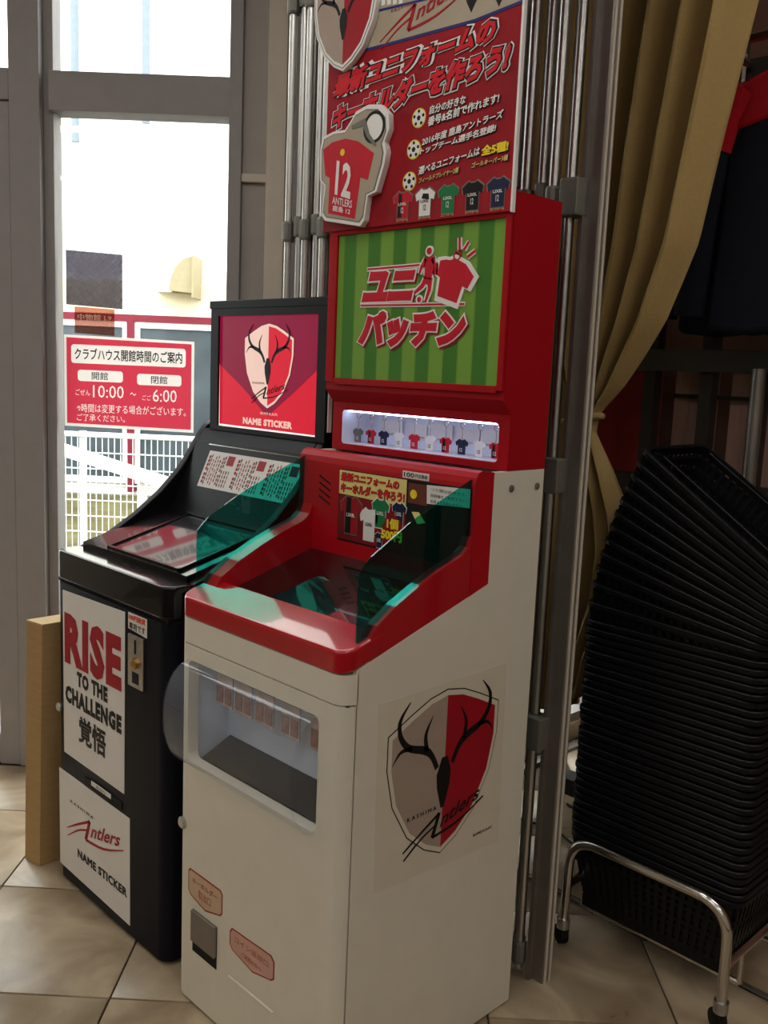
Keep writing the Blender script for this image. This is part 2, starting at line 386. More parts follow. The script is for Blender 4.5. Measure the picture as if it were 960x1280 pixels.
def crest(parent, F, ou, ov, k, mpale, mred, mdark, mrim, small=None, script=True, X=None, h=0.0):
    g = lambda a, e=1.0: [(ou + p[0] * k * e, ov + (.17 + (p[1] - .17) * e) * k) for p in a]
    left = [(-p[0], p[1]) for p in SH]
    ring = SH + [(-p[0], p[1]) for p in SH[-2:0:-1]]
    if mdark is not None: flat('shield_outline', g(ring, 1.045), F, ink if mrim is not hdr_white else mrim, parent, h + .0006, X=X)
    flat('shield_border', g(ring, 1.03), F, mrim, parent, h + .0009, X=X)
    flat('shield_half', g(left, .965), F, mpale, parent, h + .0012, X=X); flat('shield_half', g(SH, .965), F, mred, parent, h + .0012, X=X)
    for s in (1, -1):
        stroke('antler', [smooth_path([(ou + s * p[0] * k, ov + p[1] * k, p[2] * k) for p in a], 5) for a in ANT], F, mdark, parent, h + .0016, X)
    flat('skull', g(SKULL), F, mdark, parent, h + .0016, X=X)
    if script: script_logo(F, ou, ov, k, mdark, parent, h + .0019, X)
    if small: text_rect(small, ou - .104 * k, ou - .019 * k, ov + .094 * k, ov + .103 * k, F, mdark, parent, h=h + .0019, bold=0.01, X=X)

# ---------------------------------------------------------------- setting: floor, walls, windows, ceiling
TS, TOX, TOY = 0.43473, -0.53074, 0.33952
fl = setting('floor', label='beige stone tile floor with dark joints')
def room_outline(z): return [RP(-4.6, -3.6, z), RP(3.6, -3.6, z), RP(3.6, 6.2, z), RP(3.0, 5.9, z), RP(.28, 3.18, z), RP(-4.6, 3.18, z)]
_o = [(p.x, p.y) for p in room_outline(0)]
MB().pz(_o, -0.14, -0.006).build('grout_bed', grout, fl)
_g = 0.0022
tile_me = None
Dv = Vector((math.cos(TH), math.sin(TH), 0)); Ev = Vector((-math.sin(TH), math.cos(TH), 0))
for i in range(-9, 12):
    for j in range(-5, 12):
        c = Dv * (TOX + TS * (i + .5)) + Ev * (TOY + TS * (j + .5))
        rr_ = (R_TO_W.inverted() @ Vector((c.x, c.y, 0)))
        ry, rx = rr_.y, rr_.x
        if rx < -4.3 or rx > 3.3 or ry < .55 or ry > 5.2: continue
        ylo = ry - TS / 2; cut = 1.0
        if rx < .5 and ylo > 3.10: continue
        if rx < .5 and ylo + TS > 3.14: cut = (3.14 - ylo) / TS
        if rx >= .5 and (ry - 3.14) > (rx - .28) - .1: continue
        if tile_me is None:
            h_ = TS / 2 - _g
            t_ = MB().box(-h_, h_, -h_, h_, -0.012, 0.0).build('tile', tilem, fl, bevel=0.0025)
            tile_me = t_.data
        else: t_ = link('tile', tile_me, fl)
        c = c - Ev * (TS * (1 - cut) / 2)
        t_.location = (c.x - WM[fl.name].translation.x, c.y, 0); t_.rotation_euler = (0, 0, TH); t_.scale = (1, cut, 1)

XR_ = R_TO_W
w1 = setting('window_1', label='grey framed glass wall with a wide transom')
MB(XR_).box(-1.305, -1.205, 3.14, 3.26, 0, 3.1).build('mullion', frame_m, w1, bevel=.003)
MB(XR_).box(-1.205, -1.172, 3.175, 3.25, 0, 3.1).build('jamb', frame_m, w1, bevel=.003)
MB(XR_).box(-1.18, -.575, 3.15, 3.25, 2.24, 2.362).build('transom', frame_m, w1, bevel=.003)
MB(XR_).box(-.592, -.55, 3.14, 3.26, 0, 3.1).build('jamb', frame_m, w1, bevel=.003)
MB(XR_).box(-1.18, -.58, 3.15, 3.25, 0, .11).build('bottom_rail', frame_m, w1, bevel=.003)
MB(XR_).box(-1.18, -.58, 3.205, 3.213, .10, 2.25).build('pane', winglass, w1)
MB(XR_).box(-1.18, -.58, 3.205, 3.213, 2.35, 3.1).build('pane', winglass, w1)
d1 = setting('door_1', label='grey framed glass door beside the window')
MB(XR_).box(-1.378, -1.308, 3.15, 3.24, 0, 2.262).build('stile', frame_m, d1, bevel=.003)
MB(XR_).box(-2.35, -2.26, 3.15, 3.24, 0, 2.262).build('stile', frame_m, d1, bevel=.003)
MB(XR_).box(-2.26, -1.378, 3.16, 3.23, 0, .11).build('bottom_rail', frame_m, d1, bevel=.003)
MB(XR_).box(-2.26, -1.378, 3.19, 3.198, .11, 2.18).build('pane', winglass, d1)
MB(XR_).box(-2.26, -1.378, 3.16, 3.23, 2.18, 2.262).build('top_rail', frame_m, d1, bevel=.003)
MB(XR_).box(-2.36, -1.305, 3.14, 3.25, 2.265, 2.362).build('transom', frame_m, d1, bevel=.003)
MB(XR_).box(-2.36, -1.308, 3.2, 3.208, 2.362, 3.1).build('pane', winglass, d1)
w3 = MB(XR_).box(-4.58, -2.36, 3.14, 3.25, 0, 3.1).build('wall_back_left', wallm); tag(w3, kind='structure')
t1 = setting('trim_1', label='beige corner casing beside the window')
MB(XR_).box(-.55, -.468, 3.165, 3.26, 0, 2.04).build('casing_panel', frame_c, t1, bevel=.002)
MB(XR_).box(-.55, -.468, 3.165, 3.26, 2.05, 3.1).build('casing_panel', frame_c, t1, bevel=.002)
MB(XR_).box(-.55, -.468, 3.145, 3.18, 2.04, 2.066).build('ledge', frame_b, t1, bevel=.003)
MB(XR_).box(-.468, -.405, 3.125, 3.26, 0, 3.1).build('casing_strip', frame_b, t1, bevel=.004)
wb = MB(XR_).box(-.405, .30, 3.15, 3.27, 0, 3.1).build('wall_back', frame_m); tag(wb, kind='structure')
# glazed wall running off at the corner behind the curtain (machine plane x = -0.82)
w4 = setting('window_3', label='glazed wall behind the curtain')
MB().box(-.90, -.82, 1.36, 5.1, 0, .075).build('sill', wallm, w4, bevel=.004)
MB().box(-.80, -.76, 1.36, 5.1, 0, .012).build('threshold', alud, w4)
MB().box(-.90, -.83, 1.36, 5.1, .075, .112).build('bottom_rail', frame_m, w4)
MB().box(-.868, -.860, 1.36, 5.1, .112, 3.1).build('pane', winglass, w4)
for y in (1.36, 2.13, 3.1, 4.1): MB().box(-.90, -.83, y, y + .05, .112, 3.1).build('mullion', frame_m, w4)
ce = MB().pz(_o, 3.1, 3.2).build('ceiling', ceilm); tag(ce, kind='structure')
wf = MB(XR_).box(-4.6, 3.6, -3.7, -3.58, 0, 3.1).build('wall_front', wallm); tag(wf, kind='structure')
wr = MB(XR_).box(3.58, 3.7, -3.6, 6.3, 0, 3.1).build('wall_right', wallm); tag(wr, kind='structure')
wbr = MB(XR_).box(2.9, 3.6, 6.0, 6.12, 0, 3.1).build('wall_corner', wallm); tag(wbr, kind='structure')
wl = MB(XR_).box(-4.7, -4.58, -3.6, 3.2, 0, 3.1).build('wall_left', wallm); tag(wl, kind='structure')
# partition behind the rack
pt = MB().box(-.60, 3.6, 1.86, 1.94, 0, 3.1).build('wall_partition', brownwall); tag(pt, kind='structure')

# ceiling lamps of the shop (overhead, out of the picture)
def ceiling_lamp(x, y, label):
    p = RP(x, y, 3.1); t = thing('ceiling_lamp_offscreen', label, 'lamp', p, TH, 'ceiling lamps of the shop')
    b = Matrix.Translation(p) @ Matrix.Rotation(TH, 4, 'Z')
    MB(b).box(-.62, .62, -.11, .11, -.06, -.001).build('housing', lampm, t); MB(b).box(-.58, .58, -.08, .08, -.072, -.06).build('diffuser_offscreen', diff, t)
for x in (-2.7, -.5, 1.7):
    for y in (-2.2, -.4, 1.4): ceiling_lamp(x, y, 'long white ceiling lamp fixed to the shop ceiling')

# ---------------------------------------------------------------- outside
gr = MB(XR_).box(-30, 30, 3.3, 40, -.25, -.15).build('ground', pave); tag(gr, kind='structure')
MB(XR_).box(-20, 6, 7.7, 10.9, -.2, -.13).build('grass_strip', soil, gr)
MB(XR_).box(-30, -4.75, -20, 3.3, -.25, -.15).build('paving', pave, gr)
bp_ = RP(-3, 11, -.15); bd = thing('exterior_building', 'white building with maroon framed glass doors beyond the fence', 'building', bp_, TH)
MB(XR_).box(-14, 6, 11.1, 13, -.15, 9).build('wall', extwall, bd)
MB(XR_).box(-14, 6, 11.06, 11.1, 1.98, 2.36).build('beige_band', extbeige, bd)
MB(XR_).box(-14, 6, 10.98, 11.1, 1.90, 1.98).build('lintel', maroon, bd)
for k, x in enumerate((-5.6, -4.42, -3.22, -2.02, -.82)):
    MB(XR_).box(x, x + .085, 10.97, 11.1, -.1, 1.92).build('post', maroon, bd)
    f_ = MB(XR_); x0, x1 = x + .085, x + 1.2
    f_.box(x0, x0 + .06, 11.0, 11.08, 0, 1.9).box(x1 - .06, x1, 11.0, 11.08, 0, 1.9).box(x0 + .06, x1 - .06, 11.0, 11.08, 1.83, 1.9).box(x0 + .06, x1 - .06, 11.0, 11.08, 0, .07)
    wn = f_.build('window', beamw, bd); MB(XR_).box(x0 + .06, x1 - .06, 11.03, 11.05, .07, 1.83).build('pane', extglass, wn)
hd_ = MB(XR_).py([(-2.40, 2.23), (-2.66, 2.25)] + [(-2.40 - .26 * math.cos(math.radians(q)), 2.27 + .36 * math.sin(math.radians(q))) for q in (10, 25, 40, 55, 70, 82)] + [(-2.40, 2.635)], 10.7, 11.1).build('vent_hood', hoodm, bd, smooth=True)
MB(XR_).box(-2.40, -2.375, 10.66, 11.1, 2.18, 2.64).build('side_plate', hoodm, hd_)
MB(XR_).box(-2.86, -2.66, 10.8, 11.1, 2.24, 2.43).build('vent_duct', fencew, bd)
for x, z in ((-3.78, 3.85), (-2.985, 4.08)): MB(XR_).tube([(x, 10.9, z), (x, 10.9, 6.5)], .045, 10).build('downpipe', pipem, bd, smooth=True)
fp = RP(-2.4, 7.5, -.15); fe = thing('mesh_fence', 'white wire mesh fence outside the window', 'fence', fp, TH)
MB(XR_).tube([(-4.6, 7.5, .845), (-.6, 7.5, .845)], .022, 8).build('top_rail', fencew, fe, smooth=True)
MB(XR_).tube([(-4.6, 7.5, -.12), (-.6, 7.5, -.12)], .018, 8).build('bottom_rail', fencew, fe, smooth=True)
for x in (-4.4, -2.57, -.7): MB(XR_).tube([(x, 7.54, -.15), (x, 7.54, .87)], .03, 10).build('post', fencew, fe, smooth=True)
wv = MB(XR_).tube([(-4.55, 7.5, -.12), (-4.55, 7.5, .845)], .0045, 6).build('wire', fencew, fe, smooth=True)
for k in range(1, 78):
    c = link('wire', wv.data, fe); c.location = Vector((.05 * k, 0, 0))
wh = MB(XR_).tube([(-4.6, 7.49, .70), (-.6, 7.49, .70)], .006, 6).build('cross_wire', fencew, fe, smooth=True)
for k in range(1, 6):
    c = link('cross_wire', wh.data, fe); c.location = Vector((0, 0, -.13 * k))
br_ = thing('barrier_beam', 'white sloping barrier beam behind the mesh fence', 'beam', RP(-2.8, 9, -.15), TH)
MB(XR_).tube([(-4.6, 9.3, .88), (-1.2, 8.7, .05)], .075, 4).build('beam', beamw, br_)
for t_ in (.08, .62): MB(XR_).box(-4.6 + 3.4 * t_ - .04, -4.6 + 3.4 * t_ + .04, 9.3 - .6 * t_ + .05, 9.3 - .6 * t_ + .13, -.15, .88 - .83 * t_).build('stake', beamw, br_)

# ---------------------------------------------------------------- things on the glass
Xg = 3.205
def FR(y): return lambda u, v, h: Vector((u, y - h, v))
sg = thing('opening_hours_sign', 'red and white opening hours sign taped on the window glass', 'sign', RP(-.93, 3.2, 1.22), TH)
def paper_sheet_material():
    m = bpy.data.materials.new('thin_sign_paper'); m.use_nodes = True; N = m.node_tree.nodes; L = m.node_tree.links; N.remove(N['Principled BSDF'])
    d = N.new('ShaderNodeBsdfDiffuse'); d.inputs[0].default_value = lin((236, 228, 222)); t = N.new('ShaderNodeBsdfTranslucent'); t.inputs[0].default_value = lin((236, 228, 222))
    x = N.new('ShaderNodeMixShader'); x.inputs[0].default_value = .45; L.new(d.outputs[0], x.inputs[1]); L.new(t.outputs[0], x.inputs[2]); L.new(x.outputs[0], N['Material Output'].inputs[0])
    return m
thinpaper = paper_sheet_material()
redfilm = clear('red_ink_film', (.76, .07, .125), 0.25)
def sheet(name, pts, y, m, parent): return MB(XR_).add([(u, y, v) for u, v in pts], [tuple(range(len(pts)))]).build(name, m, parent)
sheet('sign_board', [(-1.155, 1.219), (-.709, 1.213), (-.709, 1.522), (-1.155, 1.529)], Xg - .002, thinpaper, sg)
def cut_sheet(name, outer, holes, texts, y, m, parent):
    """a flat film with shapes and letters left open in it"""
    cu_ = bpy.data.curves.new(name, 'CURVE'); cu_.dimensions = '2D'; cu_.fill_mode = 'FRONT'; cu_.resolution_u = 2
    def poly(pts):
        sp = cu_.splines.new('POLY'); sp.points.add(len(pts) - 1); sp.use_cyclic_u = True
        for q, p in zip(sp.points, pts): q.co = (p[0], p[1], 0, 1)
    poly(outer)
    for h in holes: poly(h)
    for s, u0, u1, v0, v1 in texts:
        c = bpy.data.curves.new('lettering', 'FONT'); c.body = s; c.offset = .012 if len(s) < 9 else .004; o = bpy.data.objects.new('lettering', c); COL.objects.link(o)
        k = o.to_curve(bpy.context.evaluated_depsgraph_get())
        P = [[(tuple(p.co), tuple(p.handle_left), tuple(p.handle_right)) for p in sp.bezier_points] for sp in k.splines]
        xs = [p[0][0] for q in P for p in q]; ys = [p[0][1] for q in P for p in q]; x0, x1, y0, y1 = min(xs), max(xs), min(ys), max(ys)
        f = lambda p: (u0 + (p[0] - x0) / (x1 - x0) * (u1 - u0), v0 + (p[1] - y0) / (y1 - y0) * (v1 - v0), 0)
        for q in P:
            sp = cu_.splines.new('BEZIER'); sp.bezier_points.add(len(q) - 1); sp.use_cyclic_u = True
            for bz, p in zip(sp.bezier_points, q): bz.handle_left_type = bz.handle_right_type = 'FREE'; bz.co = f(p[0]); bz.handle_left = f(p[1]); bz.handle_right = f(p[2])
        o.to_curve_clear(); bpy.data.objects.remove(o); bpy.data.curves.remove(c)
    o = bpy.data.objects.new(name, cu_); COL.objects.link(o)
    me = bpy.data.meshes.new_from_object(o.evaluated_get(bpy.context.evaluated_depsgraph_get()))
    v = [(p.co.x, y, p.co.y) for p in me.vertices]; fc = [tuple(p.vertices) for p in me.polygons]
    bpy.data.objects.remove(o); bpy.data.curves.remove(cu_); bpy.data.meshes.remove(me)
    return MB(XR_).add(v, fc).build(name, m, parent)
cut_sheet('red_film', [(-1.146, 1.229), (-.718, 1.223), (-.718, 1.513), (-1.146, 1.520)],
          [rrect(-1.130, -.738, 1.434, 1.497, .01), rrect(-1.108, -.953, 1.374, 1.412, .01), rrect(-.904, -.752, 1.369, 1.407, .01)],
          [('ごぜん', -1.116, -1.066, 1.326, 1.346), ('10:00', -1.056, -.950, 1.320, 1.362), ('～', -.928, -.908, 1.332, 1.342), ('ごご', -.886, -.856, 1.318, 1.335), ('6:00', -.850, -.768, 1.314, 1.356),
           ('※時間は変更する場合がございます。', -1.112, -.736, 1.268, 1.298), ('ご了承ください。', -1.112, -.946, 1.238, 1.262)], Xg - .003, redfilm, sg)
k_ = dict(X=XR_, h=.0036)
text_rect('クラブハウス開館時間のご案内', -1.118, -.750, 1.446, 1.486, FR(Xg), ink, sg, bold=.016, **k_)
text_rect('開館', -1.060, -1.004, 1.380, 1.407, FR(Xg), ink, sg, bold=.008, **k_)
text_rect('閉館', -.856, -.800, 1.375, 1.402, FR(Xg), ink, sg, bold=.008, **k_)
fm = thing('dark_film_square', 'dark grey square film with crossed lines stuck on the window', 'film', RP(-1.05, 3.2, 1.62), TH)
flat('film', [(-1.146, 1.629), (-.955, 1.620), (-.955, 1.800), (-1.146, 1.809)], FR(Xg), hatch, fm, .002, X=XR_)
ftag = thing('faded_red_label', 'small faded red label on the glass below the dark square', 'label', RP(-1.05, 3.2, 1.54), TH)
flat('label_sheet', [(-1.118, 1.535), (-.982, 1.530), (-.982, 1.619), (-1.118, 1.624)], FR(Xg), hazetag, ftag, .001, X=XR_)
text_rect('中物館 J.9', -1.108, -.992, 1.576, 1.600, FR(Xg), mat('faded_ink', (226, 200, 176), .6), ftag, h=.0022, bold=.02, X=XR_)

# ---------------------------------------------------------------- cream and red vending machine (front y = 0, right side x = 0)
XL, XR, DB = -.545, 0.0, .56
wm = thing('keyholder_vending_machine', 'cream and red vending machine with a green striped screen panel', 'vending machine', (-.27, .28, 0))
side = [(.029, 0.004), (DB, 0.004), (DB, 1.257), (.389, 1.257), (.389, 1.026), (.029, .9131), (.029, .8480)]
body = MB().px(side, XR - .012, XR).px(side, XL, XL + .012).box(XL + .012, XR - .012, DB - .012, DB, .004, 1.257).box(XL + .012, XR - .012, .13, DB - .012, .004, .05).build('body', cream, wm, bevel=.0012)
def front_plan(y1, r=.032): return [(XL, y1)] + [(XL, r)] + arc(XL + r, r, r, 180, 270, 7) + arc(XR - r, r, r, 270, 360, 7) + [(XR, y1)]
MB().pz(front_plan(.034), .8484, .9045).build('upper_band', cream, wm, smooth=True)
zt, zb, xa, xb = .812, .580, -.505, -.067
dr = MB()
dr.pz(front_plan(.0265), .006, zb).pz(front_plan(.0265), zt, .8456)
r = .032
dr.pz([(XL, .0265), (XL, r)] + arc(XL + r, r, r, 180, 270, 7) + [(xa, 0), (xa, .0265)], zb, zt)
dr.pz([(xb, .0265), (xb, 0)] + arc(XR - r, r, r, 270, 360, 7) + [(XR, .0265)], zb, zt)
for cx, cz, a0, sx, sz in ((xa, zb, 180, 1, 1), (xb, zb, 270, -1, 1), (xb, zt, 0, -1, -1), (xa, zt, 90, 1, -1)):
    q = .016; dr.py([(cx, cz)] + arc(cx + sx * q, cz + sz * q, q, a0, a0 + 90, 5), 0, .0265)
door = dr.build('front_door', cream, wm, smooth=True)
MB().box(XL + .004, XR - .004, .012, .03, .8452, .8488).build('door_seam', seam, wm)  # strip set back in the gap, coloured dark as its shade
MB().box(XR - .006, XR - .001, .0262, .0294, .01, .846).build('door_seam', seam, wm)
# lower display with its clear bulging cover
MB().box(xa - .02, xb + .02, .115, .125, zb - .03, zt + .02).build('display_back', bubbleback, wm)
MB().box(xa - .02, xb + .02, .012, .115, zb - .03, zb - .02).build('display_floor', darkfloor, wm)
MB().box(xa - .02, xb + .02, .012, .115, zt + .004, zt + .02).build('display_top', darkfloor, wm)
MB().box(xa - .02, xa - .012, .012, .115, zb - .02, zt + .004).build('display_side', bubbleback, wm); MB().box(xb + .012, xb + .02, .012, .115, zb - .02, zt + .004).build('display_side', bubbleback, wm)
MB().px([(.113, .610), (.02, .566), (.02, .560), (.113, .560)], xa, xb).build('display_ramp', darkfloor, wm)
prof = [(-.064 * math.cos(math.radians(a)), .696 + .116 * math.sin(math.radians(a))) for a in range(-90, 91, 12)]
bu = MB(); n_ = len(prof)
bu.add([(xa + .002, y, z) for y, z in prof] + [(xb - .002, y, z) for y, z in prof], [(i, i + 1, n_ + i + 1, n_ + i) for i in range(n_ - 1)] + [tuple(range(n_)), tuple(range(2 * n_ - 1, n_ - 1, -1))])
bub = bu.build('clear_bubble', bubblem, wm, smooth=True)
for x in (xa + .002, xb - .002): MB().tube([(x, y, z) for y, z in prof], .0022, 6).build('bubble_edge', stripglass, bub, smooth=True)
lk = MB().lathe([(.014, 0), (.014, .006), (.010, .009)], (-.521, .002, .426), (0, -1, 0), 18).build('lock', steel, door, smooth=True)
MB().box(-.4765, -.3815, -.0008, .0, .135, .2365).build('coin_return_recess', blackm, door)
MB().px([(-.0012, .236), (-.0012, .166), (-.007, .163), (-.007, .236)], -.4755, -.3825).build('coin_return_flap', alud, door)
def tagplate(pts, words, rim, fld):
    a = flat('tag_sticker', pts, F_front(0), rim, door, .0006)
    cx = sum(p[0] for p in pts) / len(pts); cz = sum(p[1] for p in pts) / len(pts)
    flat('tag_field', [(cx + (p[0] - cx) * .95, cz + (p[1] - cz) * .90) for p in pts], F_front(0), fld, door, .0009)
    for s, u0, u1, v0, v1, m in words: text_rect(s, u0, u1, v0, v1, F_front(0), m, door, h=.0014, bold=.012)
tagplate([(-.496, .322), (-.490, .329), (-.370, .329), (-.363, .321), (-.363, .276), (-.370, .268), (-.428, .252), (-.488, .266), (-.496, .276)],
         [('キーホルダー', -.478, -.382, .299, .313, tagrim), ('取出口', -.455, -.405, .272, .293, faintred)], tagrim, pinktag2)
tagplate([(-.334, .252), (-.327, .262), (-.190, .268), (-.179, .258), (-.179, .219), (-.188, .212), (-.252, .197), (-.325, .212), (-.334, .222)],
         [('コイン返却口', -.315, -.198, .236, .250, faintred), ('ご利用の方へ', -.290, -.222, .214, .226, faintred)], tagrim, pinktag)
MB().px([(-.0006, .149), (-.0006, .143), (-.003, .146)], -.334, -.178).build('card_slot', cream, door)
# side crest sticker
pp = flat('crest_sticker', [(.095, .452), (.480, .428), (.470, .842), (.088, .836)], F_side(0), sidepaper, wm, .0004)
crest(pp, F_side(0), .2825, .4785, 1.0, crestgrey, crestred, ink, sidepaper, small='K A S H I M A', h=.0004)
text_rect('©1992 K.A.FC', .388, .452, .470, .477, F_side(0), ink, pp, h=.0014, bold=.01)
for y in (.448, .536): MB().lathe([(.0075, 0), (.0075, .0025), (.004, .004)], (0, y, 1.221), (1, 0, 0), 14).build('screw', castm, body, smooth=True)

# red control deck
dk = MB()
lip_plan = [(XL - .001, .088)] + arc(XL + .034, .033, .035, 180, 270, 7) + arc(XR - .034, .033, .035, 270, 360, 7) + [(XR + .001, .088)]
lipm = MB().pz(lip_plan, .9045, .9490)
lipm.v = [Vector((p.x, p.y, p.z + .305 * p.y)) for p in lipm.v]
lip = lipm.build('deck_lip', redgloss, wm, bevel=.006, seg=3)
wall_prof = [(.060, .924), (.332, 1.008), (.332, 1.135), (.322, 1.110), (.305, 1.096), (.285, 1.088), (.240, 1.073), (.187, 1.051), (.120, 1.018), (.075, .988), (.060, .968)]
MB().px(wall_prof, XL, XL + .052).build('deck_side_wall', redgloss, wm)
MB().px(wall_prof, XR - .026, XR).build('deck_side_wall', redgloss, wm)
bbp = [(.389, 1.027), (.389, 1.257), (.352, 1.262), (.341, 1.258), (.334, 1.248), (.331, 1.235), (.331, 1.008)]
bb = MB().px(bbp, XL - .001, XR + .001).build('backboard', redsatin, wm)
MB().px([(.087, .946), (.333, 1.021), (.333, 1.027), (.087, .952)], XL + .052, XR - .026).build('deck_monitor', glassblack, wm)
FB = F_front(.331)
flat('instruction_panel', [(-.402, 1.062), (-.006, 1.062), (-.006, 1.226), (-.402, 1.226)], FB, blackm, bb, .0010)
flat('picture_panel', [(-.400, 1.066), (-.186, 1.066), (-.186, 1.224), (-.400, 1.224)], FB, darkred, bb, .0016)
flat('yellow_heading', [(-.400, 1.170), (-.186, 1.166), (-.186, 1.224), (-.400, 1.224)], FB, paleyellow, bb, .0019)
for s, u0, u1, v0, v1 in (('最新ユニフォームの', -.394, -.208, 1.199, 1.220), ('キーホルダーを作ろう!', -.394, -.190, 1.174, 1.196)):
    text_rect(s, u0, u1, v0, v1, FB, ink, bb, h=.0022, bold=.075, grow=.0008); text_rect(s, u0, u1, v0, v1, FB, headred, bb, h=.0030, bold=.045)
for cx, cz, w_, h_, m_, t_ in ((-.357, 1.125, .07, .085, crestred, 1), (-.297, 1.112, .058, .07, white, 0), (-.262, 1.142, .054, .064, greenink, 0), (-.205, 1.148, .042, .05, navyink, 0), (-.262, 1.082, .03, .034, navyink, 0)):
    a = flat('shirt_picture', shirt(cx, cz, w_ * 1.08, h_ * 1.08), FB, castm if t_ else white, bb, .0020); flat('shirt_picture', shirt(cx, cz, w_, h_), FB, m_, bb, .0024)
    if t_: flat('shirt_panel', [(cx - .019, cz - .042), (cx, cz - .042), (cx, cz + .040), (cx - .015, cz + .040)], FB, ink, bb, .0027)
    text_rect('LIXIL', cx - w_ * .2, cx + w_ * .2, cz - .004, cz + .004, FB, ink if m_ is white else white, bb, h=.0030, bold=.03)
flat('price_burst', [(-.222 + .030 * (1 + .14 * (k % 2)) * math.cos(k * .2618), 1.108 + .032 * (1 + .14 * (k % 2)) * math.sin(k * .2618)) for k in range(24)], FB, darkred, bb, .0028)
text_rect('1個', -.240, -.204, 1.112, 1.136, FB, yellow, bb, h=.0034, bold=.05); text_rect('500円', -.256, -.192, 1.086, 1.110, FB, yellow, bb, h=.0034, bold=.06)
flat('coin_picture', [(-.181, 1.176), (-.125, 1.176), (-.125, 1.219), (-.181, 1.219)], FB, brownink, bb, .0016)
flat('coin_picture', arc(-.165, 1.196, .010, 0, 340, 12), FB, yellow, bb, .0020)
flat('note_picture', [(-.168, 1.158), (-.148, 1.160), (-.128, 1.140), (-.150, 1.134)], FB, paleyellow, bb, .0020)
flat('notice_label', [(-.126, 1.181), (-.010, 1.187), (-.010, 1.225), (-.128, 1.220)], FB, paper, bb, .0018)
for k, s in enumerate(('つり銭は出ません', '両替機をご利用下さい', '係員までお知らせ下さい')): text_rect(s, -.116, -.022, 1.209 - k * .0125, 1.216 - k * .0125, FB, ink, bb, h=.0022, bold=.0)
flat('coin_label', [(-.200, 1.228), (-.124, 1.228), (-.124, 1.243), (-.200, 1.243)], FB, paper, bb, .0012)
text_rect('100', -.196, -.165, 1.2305, 1.2405, FB, ink, bb, h=.0018, bold=.02); text_rect('円玉専用', -.162, -.128, 1.2310, 1.2395, FB, ink, bb, h=.0018, bold=.01)
for k in range(4): stroke('vent_slit', [[(-.472, 1.203 - .0158 * k, .004), (-.431, 1.186 - .0158 * k, .004)]], FB, blackm, bb, .0006)
fin = [(.033, .962), (.033, 1.090), (.062, 1.118), (.161, 1.173), (.334, 1.245), (.334, 1.11), (.31, 1.092), (.24, 1.066), (.187, 1.045), (.12, 1.012), (.07, .978), (.045, .957)]
for x in (XL + .016, XR - .010): MB().px(fin, x - .0018, x + .0018).build('acrylic_side_shield', acrylic, wm)
# red head box with the screen panel and the lit strip
YU, YL = .405, .431
hb = MB()
hb.px([(YU, 1.809), (YU, 1.402), (YL, 1.372), (YL, 1.354), (DB, 1.354), (DB, 1.809)], XL, XR)
hb.px([(YL, 1.258), (YL, 1.272), (DB, 1.272), (DB, 1.258)], XL, XR)
hb.px([(YL, 1.272), (YL, 1.354), (DB, 1.354), (DB, 1.272)], XL, -.517).px([(YL, 1.272), (YL, 1.354), (DB, 1.354), (DB, 1.272)], -.027, XR)
for cx, cz, a0, sx, sz in ((-.517, 1.272, 180, 1, 1), (-.027, 1.272, 270, -1, 1), (-.027, 1.354, 0, -1, -1), (-.517, 1.354, 90, 1, -1)):
    hb.py([(cx, cz)] + arc(cx + sx * .012, cz + sz * .012, .012, a0, a0 + 90, 5), YL, YL + .004)
head = hb.build('head_box', red, wm)
for x0, x1, z0, z1 in ((-.541, -.512, 1.42, 1.792), (-.016, -.001, 1.42, 1.792), (-.512, -.016, 1.758, 1.792), (-.512, -.016, 1.415, 1.430)):
    MB().box(x0, x1, YU - .007, YU, z0, z1).build('screen_bezel', red, head, bevel=.0015)
sc = flat('screen_panel', [(-.513, 1.429), (-.015, 1.429), (-.015, 1.759), (-.513, 1.759)], F_front(YU), grass, wm, .0015)
FS = F_front(YU - .0015)
def outlined(s, bl, br, tl, F, parent, inner, rim, b_in, b_rim, grow, h, shadow=None):
    if shadow is not None: text(s, (bl[0] + .004, bl[1] - .004), (br[0] + .004, br[1] - .004), (tl[0] + .004, tl[1] - .004), F, shadow, parent, h=h - .0006, bold=b_rim, grow=grow)
    text(s, bl, br, tl, F, rim, parent, h=h, bold=b_rim, grow=grow); text(s, bl, br, tl, F, inner, parent, h=h + .0008, bold=b_in)
outlined('ユニ', (-.426, 1.604), (-.268, 1.604), (-.408, 1.672), FS, sc, printred, white, .075, .12, .004, .002, darkred)
outlined('パッチン', (-.436, 1.503), (-.112, 1.503), (-.426, 1.584), FS, sc, printred, white, .075, .12, .004, .002, darkred)
stroke('logo_rule', [[(-.412, 1.677, .009), (-.236, 1.679, .009)], [(-.430, 1.597, .009), (-.112, 1.594, .009)]], FS, white, sc, .0018)
stroke('logo_rule', [[(-.410, 1.677, .004), (-.236, 1.679, .004)], [(-.428, 1.597, .004), (-.114, 1.594, .004)]], FS, printred, sc, .0024)
